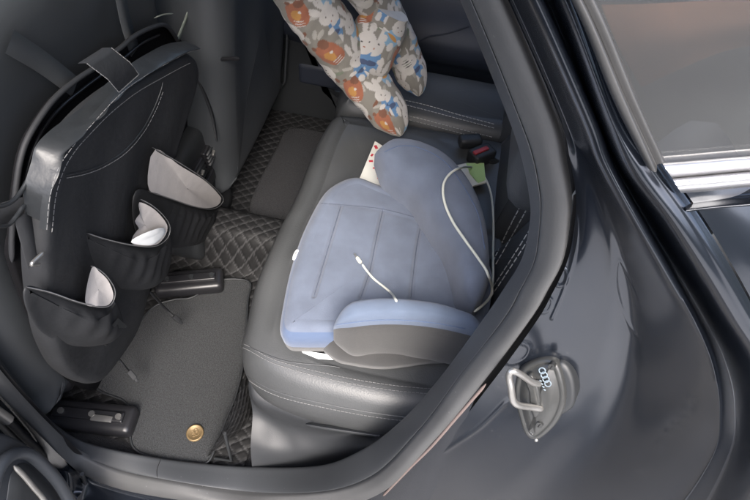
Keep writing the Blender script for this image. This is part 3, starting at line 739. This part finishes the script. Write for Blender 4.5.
# ================================================================== SEAT BACK ORGANIZER
OF = seatframe(-.573, .40, .20)     # c = 0 lies on the seat back
_o0 = OF(0, 0, 0); _v = (OF(0, 1, 0) - _o0); _n = (OF(0, 0, 1) - _o0)
def ol(px, py, c): p = PP(px, py, _o0 + _n * c, _n) - _o0; return (p.y, p.dot(_v))
org = empty('seat_organizer', (-.5, .5, .45)); tag(org, 'black leather organizer with open pockets hung on the back of the near front seat', 'seat organizer')
def obuild(mb, name, label=None, parent=None):
    o = mb.build(name); put(o, org)
    if label: o['label'] = label
    return o
backo = [(12,262),(13,235),(17,188),(24,150),(38,123),(56,99),(78,81),(99,66),(121,49),(137,36),(154,28),(165,26),(174,34),(190,50),(200,72),(196,110),(182,150),(165,230),(140,330),(100,388),(60,372),(38,330)]
mb = MB(); slab(mb, [ol(*p, .008) for p in backo], [(0, .001), (0, .008), (.002, .010)], ORGD, OF, 160, 8); obuild(mb, 'back_panel')
mb = MB()
pp = [(12,262),(12,235),(16,188),(23,150),(37,122),(55,98),(76,80),(97,66),(120,48),(136,35),(153,27),(165,25),(173,33),(178,42)]
mb.tube(curve([OF(*ol(*p, .026), .026) for p in pp], 90), .0032, ORG, seg=10)
mb.grid([[OF(*ol(*p, .026), .026) for p in pp], [OF(*ol(*p, .008), .008) for p in pp]], ORGD)
pp2 = [(22,240),(23,195),(31,156),(44,128),(62,106),(84,88),(104,73),(126,56),(142,43),(160,34)]
mb.tube(curve([OF(*ol(*p, .016), .016) for p in pp2], 90), .0022, PLASTG, seg=8)
obuild(mb, 'rim_piping')
# wrinkled top band of the box pocket
oc = [(30,216),(29,190),(36,164),(41,147),(56,131),(84,110),(108,87),(133,66),(152,54),(170,45),(188,42)]
ic = [(45,230),(48,200),(56,170),(72,146),(91,124),(117,95),(135,81),(150,72),(172,60),(188,52),(199,49)]
def oc3(pts, c): return [OF(*ol(*p, c), c) for p in pts]
rows = []
oo, ii = oc3(oc, .055), oc3(ic, .075)
wr = random.Random(3)
band = []
for w_, bl in ((0, -.005), (.0, 0), (.25, .007), (.5, .009), (.75, .007), (.97, .001), (1, -.006)):
    band.append([a.lerp(b, w_) + _n * bl for a, b in zip(oo, ii)])
mb = loft(band, 200, 26, ORGL)
for k, v in enumerate(mb.v):   # soft wrinkles near the near end of the band
    i, j = divmod(k, 26); t = i / 199; w_ = math.sin(math.pi * j / 25)
    a = .0022 * math.exp(-((t - .28) / .22) ** 2) + .0003
    d_ = a * (math.sin(i * .31 + 2 * math.sin(j * .2)) + .6 * math.sin(i * .13 + j * .3)) * w_
    mb.v[k] = tuple(Vector(v) + _n * d_)
bb_ = mb.bvh(); obuild(mb, 'top_band')
mb = MB(); 
stitches(mb, [p + _n * .0035 for p in curve([a.lerp(b, .90) for a, b in zip(oo, ii)], 150)], .0004, THREADD, .005, .003)
obuild(mb, 'band_stitching')
# tab over the band
mb = MB(); tp = [(94,66),(118,50),(138,74),(118,92)]
t3 = [PP(a, b, _o0 + _n * .082, _n) for a, b in tp]
rows = [[t3[0].lerp(t3[1], u) - _n * .018 + Vector((0,0,-.004)) for u in np.linspace(0, 1, 8)]]
for w_ in np.linspace(0, 1, 10): rows.append([t3[0].lerp(t3[3], w_).lerp(t3[1].lerp(t3[2], w_), u) + _n * (.006 * math.sin(math.pi * w_) - .008 * (1 - w_)) for u in np.linspace(0, 1, 8)])
mb.grid(rows, ORG); rim = [rows[1][0], rows[5][0], rows[-1][0], rows[-1][-1], rows[5][-1], rows[1][-1]]
for a, b in zip(rim, rim[1:]): stitches(mb, [a.lerp(b, t) + _n * .0012 for t in np.linspace(0, 1, 12)], .0005, THREADD, .004, .002)
obuild(mb, 'tab')
# front panel
fp = [(45,232),(49,197),(57,170),(68,150),(82,132),(100,112),(124,92),(150,76),(172,63),(188,55),(197,60),(199,75),(194,98),(184,130),(172,170),(164,205),(160,240),(150,290),(138,330),(118,362),(98,384),(72,378),(55,350),(47,310),(44,270)]
mb = MB(); slab(mb, [ol(*p, .068) for p in fp], [(.004, .040), (0, .052), (0, .060), (.003, .067), (.008, .070)], ORG, OF, 200, 20,
    capfn=lambda x, y, e: (.005 * math.sin(14 * x + 9 * y) + .002 * math.sin(40 * x - 22 * y)) * math.sin(math.pi * min(1, e * 2) / 2) - .006 * e)
fpb = mb.bvh(); obuild(mb, 'front_panel')
mb = MB()
mb.tube(pixdrape([(66,175),(85,171),(105,163),(125,150),(142,130),(154,108),(161,90),(163,82)], fpb, 80, .0010), .0011, ORGL, seg=6)
stitches(mb, pixdrape([(67,178),(86,174),(106,166),(127,152),(144,132),(156,110),(163,92)], fpb, 80), .0005, THREADD, .004, .003)
stitches(mb, pixdrape([(52,232),(56,196),(64,170),(76,150),(92,132),(112,112),(136,93),(160,79),(180,68),(190,63)], fpb, 120), .0005, THREADD, .004, .003)
obuild(mb, 'pocket_seam')
def pocket(rim, lining, pouch, c, tissue=None, flap=None, body_c=.03):
    """rim/lining/pouch outlines in the plane c; pouch bulges towards the bench"""
    ya = [ol(*p, c)[0] for p in pouch]; a0, a1 = min(ya), max(ya)
    def PF(a, b, cc):
        t = max(0, min(1, (a - a0) / (a1 - a0) * 1.5)); t = t * t * (3 - 2 * t)
        return OF(a, b, .064 + (cc - .064) * (.12 + .88 * t))
    mb = MB(); slab(mb, [ol(*p, c) for p in pouch], [(-.001, c - .020), (-.001, c - .012), (.0, c - .006), (.003, c), (.008, c + .003)], ORG, PF, 140, 24,
        capfn=lambda x, y, e: body_c * math.sin(min(1, e) * math.pi / 2) * .6 + (.003 * math.sin(60 * x + 30 * y) + .002 * math.sin(130 * x - 90 * y)) * min(1, e * 2))
    pb = mb.bvh(); o = obuild(mb, 'pocket')
    m2 = MB(); L = [PF(*ol(*p, c + .006), c + .006) for p in lining]
    cen = sum(L, Vector()) / len(L); cv = curve(L, 60, True); r_ = []
    for f, dd in ((1, .001), (.8, -.001), (.5, -.003), (.02, -.004)): r_.append([cen + (p - cen) * f + _n * dd for p in cv])
    m2.grid(r_, LINING, closed_u=True); q_ = m2.build('pocket_lining'); q_.parent = o
    m3 = MB(); R_ = [PF(*ol(*p, c + .005), c + .005) for p in rim]
    m3.tube(curve(R_, 60), .0016, ORG, seg=8); m3.tube([p + _n * .0016 + Vector((0, 0, .001)) for p in curve(R_, 60)], .0008, THREADD, seg=6)
    q_ = m3.build('pocket_rim'); q_.parent = o
    if tissue:
        m4 = MB(); T = [PF(*ol(*p, c + .010), c + .010) for p in tissue]; m4.face(T, TISSUE)
        cen = sum(T, Vector()) / len(T); cv = curve(T, 40, True); m4 = MB()
        m4.grid([[cen + (p - cen) * f + _n * dd for p in cv] for f, dd in ((1, -.001), (.95, 0), (.6, .003), (.02, .001))], TISSUE, closed_u=True)
        return m4
pocket([(165,152),(185,165),(205,180),(219,193),(223,200),(219,206),(210,209),(195,207),(180,202),(162,196)],
       [(168,153),(185,167),(205,181),(218,194),(221,200),(216,206),(205,208),(190,205),(172,199),(163,195),(162,176)],
       [(150,196),(172,199),(195,206),(212,208),(222,203),(224,215),(216,232),(200,245),(182,250),(160,252),(148,230)], .086, body_c=.012)
tis = pocket([(142,200),(152,206),(163,216),(169,226),(168,236),(160,244),(150,247),(136,247),(120,244),(108,240)],
       [(141,203),(152,208),(163,219),(167,228),(163,238),(154,245),(139,246),(139,236),(142,230),(139,222),(142,214)],
       [(104,240),(120,244),(138,247),(152,247),(164,240),(170,232),(172,252),(166,276),(152,290),(132,292),(112,280),(104,262)], .090,
       tissue=[(140,245),(146,236),(157,229),(164,228),(166,232),(160,240),(152,246)], body_c=.014)
ts = tis.build('paper_tissue'); tag(ts, 'crumpled white tissue in the middle organizer pocket', 'tissue')
pocket([(91,266),(100,271),(108,279),(114,290),(113,300),(108,306),(98,307),(84,304),(68,298),(52,295)],
       [(91,268),(99,272),(107,280),(112,291),(112,299),(107,305),(99,306),(90,304)],
       [(50,295),(68,298),(84,304),(99,307),(110,305),(116,298),(122,312),(124,326),(114,342),(92,350),(66,340),(52,318)], .092, body_c=.016)
# little flap tag
mb = MB(); mb.face([OF(*ol(a, b, .10), .10) for a, b in [(112,325),(118,318),(127,326),(126,328),(115,328)]], ORGL); obuild(mb, 'flap_tag')
# straps with clips
def strap(pts, w, name, m=ORG, c_=0):
    mb = MB(); P3 = curve(pts, 40)
    t_ = (P3[-1] - P3[0]).normalized(); side = t_.cross(_n).normalized()
    mb.grid([[p - side * w, p - side * w + _n * .0015, p + side * w + _n * .0015, p + side * w] for p in P3], m)
    return mb
mb = strap([OF(*ol(0,38,-.004), .004), OF(*ol(35,60,-.004), .004), OF(*ol(66,84,.0), .010)], .012, 'x', FLEATHER); obuild(mb, 'hanging_strap')
mb = strap([OF(*ol(116,-10,.0), .004), OF(*ol(121,20,0), .006), OF(*ol(126,48,0), .012)], .012, 'x', FLEATHER); obuild(mb, 'hanging_strap')
mb = MB(); mb.tube(curve([OF(*ol(*p, .05), .05) for p in [(-10,208),(8,204),(20,193),(30,176),(36,168)]], 40), .0022, ORGL, seg=8)
mb.tube(curve([OF(*ol(*p, .05), .05) for p in [(-10,226),(8,225),(18,214),(26,204),(45,198)]], 40), .0022, ORGL, seg=8); obuild(mb, 'side_cord')
mb = strap([OF(*ol(-10,217,.03), .03), OF(*ol(18,208,.04), .04), OF(*ol(40,205,.05), .05)], .012, 'x', ORG); obuild(mb, 'side_strap')
mb = strap([OF(*ol(24,212,.05), .05), OF(*ol(30,235,.055), .055), OF(*ol(36,260,.06), .06)], .016, 'x', ORG)
mb.tube(curve([OF(*ol(*p, .07), .07) for p in [(44,252),(33,262),(32,265),(40,264)]], 20), .0020, METAL, seg=8); obuild(mb, 'strap_hook')
def clip(path, name='clip_strap'):
    mb = MB(); P3 = [p for p in path]; mb.tube(curve(P3, 30), .0028, ORG, seg=6, flat=.4)
    e = P3[-1]; dr = (P3[-1] - P3[-2]).normalized(); R = dr.to_track_quat('X', 'Z').to_matrix()
    mb.box(e, (.010, .005, .003), ORG, R, .002); mb.box(e + dr * .012, (.005, .003, .0022), ORG, R, .0015); obuild(mb, name)
clip([OF(*ol(102,340,.08), .08), PZ(118,358,.42), PZ(132,375,.40)])
clip([OF(*ol(150,292,.08), .08), PZ(165,308,.42), PZ(177,319,.39)])
mb = MB(); mb.tube(curve([FP(.80,.42,.03), PX(205,60,-.47), PX(213,64,-.46), PX(206,68,-.46)], 30), .004, PLASTG, seg=8)
mb.tube(curve([PX(196,75,-.47), PX(203,90,-.46), PX(212,115,-.45), PX(217,142,-.44)], 30), .005, ORG, seg=6, flat=.4); obuild(mb, 'side_buckle')
mb = strap([OF(*ol(168,36,.0), .016), OF(*ol(178,18,.0), .012), OF(*ol(187,-2,0), .01), OF(*ol(196,-20,0), .01)], .006, 'x', PALE); obuild(mb, 'pale_strap', 'thin pale webbing strap')
mb = MB(); mb.tube(curve([OF(*ol(154,18,.01), .01), OF(*ol(162,14,.01), .012), OF(*ol(172,13,.01), .012)], 12), .0012, PALE, seg=6); obuild(mb, 'loose_thread')

# ================================================================== BOOSTER SEAT
bs = empty('booster_seat', (-.04, .52, .64)); tag(bs, 'blue grey fabric child booster seat on the near end of the rear bench', 'booster seat')
pz = .712
PO = [(280,322),(283,298),(291,262),(304,225),(323,190),(340,177),(358,173),(376,179),(392,185),(408,191),(430,202),(470,226),(492,262),(492,300),(478,330),(430,334),(380,334),(340,334),(300,334),(286,332)]
po = [tuple(PZ(a, b, pz).xy) for a, b in PO]
SEAMS = [[(341,205),(332,235),(324,262),(314,296)], [(383,209),(376,240),(370,270),(361,297)], [(422,219),(417,245),(414,268),(411,298)]]
SE = [[PZ(a, b, pz) for a, b in s_] for s_ in SEAMS]
CR = [PZ(a, b, pz) for a, b in [(318,202),(345,205),(382,210),(421,220),(448,228)]]
CR2 = [PZ(a, b, pz) for a, b in [(283,290),(300,294),(330,299)]]
def segd(x, y, a, b):
    ax, ay, bx_, by = a.x, a.y, b.x, b.y; t = max(0, min(1, ((x - ax) * (bx_ - ax) + (y - ay) * (by - ay)) / ((bx_ - ax) ** 2 + (by - ay) ** 2)))
    return math.hypot(x - ax - t * (bx_ - ax), y - ay - t * (by - ay))
def padz(x, y, e):
    z_ = .006 * math.sin(min(1, e * 1.3) * math.pi / 2) - .010 * math.exp(-(((x + .03) / .09) ** 2 + ((y - .54) / .12) ** 2))
    for s_ in SE:
        dd = min(segd(x, y, a, b) for a, b in zip(s_, s_[1:])); z_ -= .0050 * math.exp(-(dd / .0030) ** 2)
    dd = min(segd(x, y, a, b) for a, b in zip(CR, CR[1:])); z_ -= .0010 * math.exp(-(dd / .005) ** 2)
    return z_
mb = MB()
slab(mb, po, [(.014, .640), (.003, .648), (.0, .668), (-.002, .684), (.000, .697), (.006, .706), (.014, .7113), (.022, pz)], BOOST, n=420, cap=80, capfn=padz,
     mfn=lambda a, c: BOOSTG if a < 2 else (BOOSTB if a < 5 else BOOST))
pb_ = mb.bvh(); o = mb.build('seat_pad'); put(o, bs)
SEAMT = mat('seam_thread', (.062, .072, .098), .9)
for s_ in SEAMS + [[(318,203),(345,205),(382,209),(421,219),(446,228)]]:
    mb = MB(); mb.tube(pixdrape(s_, pb_, 60, .0001), .0007, SEAMT, seg=6); put(mb.build('pad_seam'), bs)
# near armrest: inner and outer edge in plan
def zz(pts, z_): return [tuple(PZ(a, b, z_).xy) for a, b in pts]
az = .800
n_in = zz([(333,306),(345,298),(365,294),(385,293),(412,295),(440,299),(468,308),(492,316)], az)
n_out = zz([(334,324),(348,322),(366,319),(388,318),(414,319),(440,322),(466,327),(494,334)], az)
def armfn(n_, seg=36):
    return lambda a, c: (BOOSTG if (c % seg) in list(range(20, 36)) else BOOST)
mb = MB()
bean(mb, n_in, n_out, .665, az, BOOST, n=90, seg=36, ex=3.2, endt=.16, mfn=lambda a, c: BOOSTG if (c >= 25 or c <= 2) else BOOSTA, zf=lambda t: (.665 + .03 * math.exp(-(t / .12) ** 2), az + .004 * math.sin(t * 3)))
# front tip overhang: grey side panel tucked under the arm
o = mb.build('armrest'); put(o, bs)
nab = mb.bvh()
mb = MB(); mb.tube(pixdrape([(336,325),(350,323),(366,321),(388,320),(414,321),(440,324),(466,329)], nab, 80, .0004), .0010, BOOSTB, seg=6)
put(mb.build('armrest_piping'), bs)
# grey side of the booster under the near arm
mb = MB(); so_ = zz([(322,345),(345,334),(390,326),(430,326),(480,330),(494,350),(470,358),(430,361),(385,366),(350,362),(334,357)], .66)
slab(mb, so_, [(.012,.638),(.002,.643),(0,.66),(.004,.685),(.014,.70)], BOOSTG, n=120, cap=4); put(mb.build('base_shell'), bs)
# far armrest
f_in = zz([(374,144),(385,153),(399,162),(416,175),(438,208),(452,230),(462,260),(468,290)], az)
f_out = zz([(378,134),(398,127),(424,128),(452,141),(475,166),(490,200),(496,245),(494,290)], az)
mb = MB()
bean(mb, f_in, f_out, .66, az, BOOST, n=110, seg=36, ex=3.2, endt=.10, zf=lambda t: (.66 + .055 * max(0, 1 - t / .22), az - .012))
o = mb.build('armrest'); put(o, bs); fab = mb.bvh()
mb = MB()
for pth in ([(384,152),(400,146),(420,148),(444,161),(462,184),(478,214),(485,250)],):
    mb.tube(pixdrape(pth, fab, 90, .0002), .0011, BOOSTB, seg=6)
put(mb.build('armrest_seam'), bs)
# logo tag and underside label
mb = MB(); t0 = PZ(296, 255, .725); tb = pixdrape([(298,250),(296,255),(294,260)], pb_, 5, .0016)
if len(tb) > 2:
    mb.tube(tb, [.0028, .0042, .0046, .0042, .0028], TISSUE, seg=10, flat=.5); mb.tube([tb[1] + Vector((-.001, 0, .0016)), tb[3] + Vector((-.001, 0, .0016))], .0009, BOOSTG, seg=6)
put(mb.build('logo_tag'), bs)
mb = MB(); a = PZ(303, 352, .648); mb.face([PZ(300,349,.645), PZ(312,352,.650), PZ(332,355,.650), PZ(334,360,.642), PZ(318,359,.640), PZ(303,353,.640)], TISSUE); put(mb.build('care_label'), bs)

# ================================================================== BOOKLET under the booster
mb = MB(); zb = .642
pts = [(362,176),(374,141),(384,146),(430,150),(466,163),(484,163),(485,180),(440,196),(412,187),(385,181)]
slab(mb, [tuple(PZ(a, b, zb + .004).xy) for a, b in [(358,182),(375,141),(386,148),(402,160),(440,170),(466,163),(484,163),(486,182),(440,196)]], [(0, zb), (0, zb + .004), (.0003, zb + .0045)], PAPER, n=120, cap=8, smooth=False)
bk = mb.build('booklet', smooth=False); tag(bk, 'white booklet with red print and green corner tucked under the booster seat', 'booklet')
for a, b, r_ in ((376,147,.005), (372,155,.0035), (371,161,.004), (374,168,.0025), (380,178,.0050), (383,176,.003), (401,184,.003)):
    mb = MB(); c_ = PZ(a, b, zb + .0052); mb.box(c_, (r_, r_ * .6, .0003), PAPERR, Matrix.Rotation(a, 3, 'Z')); mb.build('red_print', bk, smooth=False)
mb = MB(); mb.face([PZ(a, b, zb + .006) for a, b in [(466,163),(484,163),(485.5,180),(478,183),(470,174)]], PAPERG); mb.build('green_corner', bk, smooth=False)

# ================================================================== CABLE
cb_ = empty('charging_cable', (0, .5, .75)); tag(cb_, 'white charging cable looped over the booster seat', 'cable')
def cpt(px, py, lift=.003):
    d_ = ray(px, py).normalized(); best = None
    for bv in (pb_, nab, fab, nb, bkb):
        h = bv.ray_cast(CAM, d_)
        if h[0] and (best is None or h[3] < best[1]): best = (h[0], h[3])
    return best[0] - d_ * lift if best else PZ(px, py, .74)
mb = MB()
lp = [(474,312),(483,305),(490,297),(492,288),(487,272),(478,258),(465,240),(453,222),(445,204),(443,188),(447,177),(457,169),(470,167),(481,173),(488,184),(492,200),(493.5,225),(493,255),(493,275),(492,290)]
zc2 = [.004,.004,.005,.006,.006,.005,.005,.006,.008,.010,.010,.010,.010,.010,.010,.010,.010,.012,.012,.010]
def cable_path(px, lifts, n):
    P_ = curve([Vector((a, b, l * 1000)) for (a, b), l in zip(px, lifts)], n); T = []
    for p in P_:
        q_ = cpt(p.x, p.y, p.z / 1000); T.append((q_ - CAM).length)
    T = [min(T[max(0, k - 4):k + 5]) for k in range(n)]
    for _ in range(12): T = [T[0]] + [(T[k - 1] + 2 * T[k] + T[k + 1]) / 4 for k in range(1, n - 1)] + [T[-1]]
    return [PD(p.x, p.y, t) for p, t in zip(P_, T)]
mb.tube(cable_path(lp, zc2, 200), .0021, CABLE, seg=10)
pl = [(397,302),(392,294),(384,287),(374,279),(367,271),(362,264)]
mb.tube(cable_path(pl, [.002,.002,.003,.003,.003,.004], 60), .0018, CABLE, seg=10)
put(mb.build('cord'), cb_)
mb = MB(); a = cpt(361, 263, .004); b = cpt(357, 257.5, .004); mb.tube([a, a.lerp(b, .2), a.lerp(b, .8), b], [.0022, .0032, .0032, .0028], CABLE, seg=12); put(mb.build('plug'), cb_)
mb = MB(); c = cpt(354.5, 253.5, .004); mb.tube([b, c], .0019, METAL, seg=8, flat=.6); put(mb.build('plug_tip'), cb_)

# ================================================================== RABBIT PRINT PILLOW
def sdf_color(U, V, seed):
    """U along, V around (metres) -> colours; printed rabbits, brown bears, pale foliage on taupe"""
    rng = random.Random(seed); shp = U.shape
    C = np.zeros(shp + (3,)); base = np.array((.21, .195, .165)); C[:] = base
    def blob(cu, cv, ru, rv, col, ang=0, p=2):
        du = U - cu; dv_ = V - cv; ca, sa = math.cos(ang), math.sin(ang)
        a = du * ca + dv_ * sa; b = -du * sa + dv_ * ca
        mk = (np.abs(a / ru) ** p + np.abs(b / rv) ** p) < 1; C[mk] = col
    white = (.50, .47, .43); blue = (.10, .20, .34); lblue = (.19, .32, .43); orange = (.30, .11, .06); brown = (.17, .075, .045); yel = (.42, .21, .06); dark = (.035, .03, .03); green = (.16, .18, .13); navy = (.05, .07, .13)
    Umax, Vmin, Vmax = U.max(), V.min(), V.max(); k = 0
    u = -.02
    for q in range(int((Umax + .1) * (Vmax - Vmin + .1) / .0011)):   # pale and dark leaves of the background
        blob(rng.uniform(-.05, Umax + .05), rng.uniform(Vmin - .05, Vmax + .05), .011, .0045, rng.choice([(.36, .34, .30), green, (.30, .28, .24), brown, (.36, .34, .30)]), rng.uniform(0, 3))
    while u < Umax + .05:
        for j in range(int((Vmax - Vmin) / .074) + 2):
            v = Vmin + j * .074 + (.037 if k % 2 else 0); cu = u + rng.uniform(-.006, .006); cv = v + rng.uniform(-.005, .005)
            t = (j + k * 2) % 4; an = math.pi + rng.uniform(-.45, .45); s = 1.36
            def R(a, b): return cu + (a * math.cos(an) - b * math.sin(an)) * s, cv + (a * math.sin(an) + b * math.cos(an)) * s
            if t in (0, 2):
                sh = blue if t == 0 else lblue
                blob(*R(.020, 0), .017 * s, .014 * s, sh, an, 3); blob(*R(.034, -.008), .006 * s, .005 * s, white, an); blob(*R(.034, .008), .006 * s, .005 * s, white, an)
                blob(*R(.018, -.016), .004 * s, .006 * s, white, an); blob(*R(.018, .016), .004 * s, .006 * s, white, an)
                blob(*R(.022, .0), .004 * s, .010 * s, navy if t == 0 else yel, an)
                blob(*R(-.022, -.006), .013 * s, .0048 * s, white, an + .15); blob(*R(-.022, .007), .013 * s, .0048 * s, white, an - .2)
                blob(*R(0, 0), .0125 * s, .0145 * s, white, an)
                for ey in (-.005, .005): blob(*R(-.001, ey), .0014, .0014, dark)
                blob(*R(.004, 0), .0011, .0016, orange)
            elif t == 1:
                blob(*R(.004, 0), .021 * s, .016 * s, orange, an, 2.5); blob(*R(-.014, -.006), .008 * s, .007 * s, brown, an); blob(*R(-.017, .009), .005, .005, brown, an)
                blob(*R(.006, .002), .009 * s, .007 * s, yel, an); blob(*R(.002, -.004), .003, .003, white)
                for q in range(3): blob(*R(.016 + q * .004, .0), .0011, .011, white, an)
            else:
                blob(*R(0, 0), .016 * s, .018 * s, white, an, 2.5); blob(*R(.016, .004), .011, .013, (.48, .45, .40), an)
                for q in range(4): blob(*R(-.008 + q * .005, .0), .0012, .009, dark if q % 2 else green, an + .2)
                blob(*R(.02, -.010), .007, .006, brown, an)
        u += .055; k += 1
    return C
pil = MB(); pcol = []
def arm(path, radii, seed, n=300, seg=150, squash=.8):
    P3 = curve(path, n); L = sum((b - a).length for a, b in zip(P3, P3[1:])); rr = cr([Vector((r_, 0, 0)) for r_ in radii], n)
    rows = []; prev = None
    for k, p in enumerate(P3):
        t = (P3[min(n - 1, k + 1)] - P3[max(0, k - 1)]).normalized()
        ref = prev or Vector((.3, -.6, .7)); nn = (ref - t * ref.dot(t)).normalized(); prev = nn; b = t.cross(nn)
        s_ = L * k / (n - 1); e0 = min(1, s_ / .055); f = max(.02, 1 - (1 - e0) ** 2) ** .62; sq = squash * (.6 + .4 * e0)
        r_ = rr[k].x * f
        row = []
        for q in range(seg):
            a = 2 * math.pi * q / seg
            wob = 1 + .018 * math.sin(s_ * 90 + 3 * math.sin(a)) + .02 * math.sin(a * 3 + s_ * 40) + .012 * math.sin(s_ * 210 + 5 * math.sin(a * 2 + seed)) + .03 * math.exp(-(s_ / .05) ** 2) * math.sin(a * 7)
            row.append(p + (nn * math.cos(a) * sq + b * math.sin(a)) * r_ * wob)
        rows.append(row)
    pil.grid(rows, PRINT, closed_u=True); pil.face(rows[0], PRINT); pil.face(rows[-1], PRINT)
    U, V = np.meshgrid(np.linspace(0, L, n), np.linspace(-math.pi, math.pi, seg, endpoint=False) * radii[2], indexing='ij')
    C = sdf_color(U, V, seed).reshape(-1, 3); al = np.ones((C.shape[0], 1)); Cc = np.hstack([C, al])
    pcol.append(Cc); ex_ = np.tile(Cc[:1], (seg * 2, 1)); pcol.append(ex_)
A = [PZ(401,136,.670), PZ(394,121,.690), PZ(378,98,.72), PZ(352,64,.78), PZ(326,28,.86), PZ(300,-10,.94), PZ(275,-50,1.02)]
arm(A, [.034, .043, .047, .050, .050, .047, .040], 5)
B = [PZ(419,96,.668), PZ(416,84,.69), PZ(405,58,.74), PZ(392,28,.81), PZ(372,-4,.89), PZ(345,-35,.97), PZ(310,-52,1.02), PZ(275,-55,1.03)]
arm(B, [.030, .036, .037, .038, .038, .040, .042, .040], 9)
Cc_ = [PZ(356,88,.745), PZ(362,70,.77), PZ(372,46,.81), PZ(382,26,.84), PZ(390,10,.87)]
arm(Cc_, [.034, .048, .050, .048, .04], 13, n=200)
piv = pil.build('pillow', colors=np.vstack(pcol)); tag(piv, 'soft forked pillow with rabbit print fabric leaning on the middle seat', 'pillow')

# ================================================================== LIGHT
w = bpy.data.worlds.new('World'); sc.world = w; w.use_nodes = True
nt = w.node_tree; bg = nt.nodes['Background']; sky = nt.nodes.new('ShaderNodeTexSky'); sky.sky_type = 'NISHITA'; sky.sun_disc = False
EL, AZ = math.radians(52), math.radians(165)
sky.sun_elevation = EL; sky.sun_rotation = AZ; sky.air_density = 1.0; sky.dust_density = 4.0; sky.ozone_density = 1.0
nt.links.new(sky.outputs[0], bg.inputs[0]); bg.inputs[1].default_value = .15
sd = bpy.data.lights.new('sun', 'SUN'); sd.energy = 1.0; sd.angle = math.radians(25); sd.color = (1, .985, .96)
so = bpy.data.objects.new('sun', sd); COL.objects.link(so)
dirv = Vector((math.sin(AZ) * math.cos(EL), math.cos(AZ) * math.cos(EL), math.sin(EL)))
so.rotation_euler = (-dirv).to_track_quat('-Z', 'Y').to_euler(); so.location = (0, -3, 5)
vs = sc.view_settings; sc.display_settings.display_device = 'sRGB'; vs.view_transform = 'Standard'; vs.look = 'None'; vs.exposure = 2.15; vs.gamma = 1; vs.use_curve_mapping = False
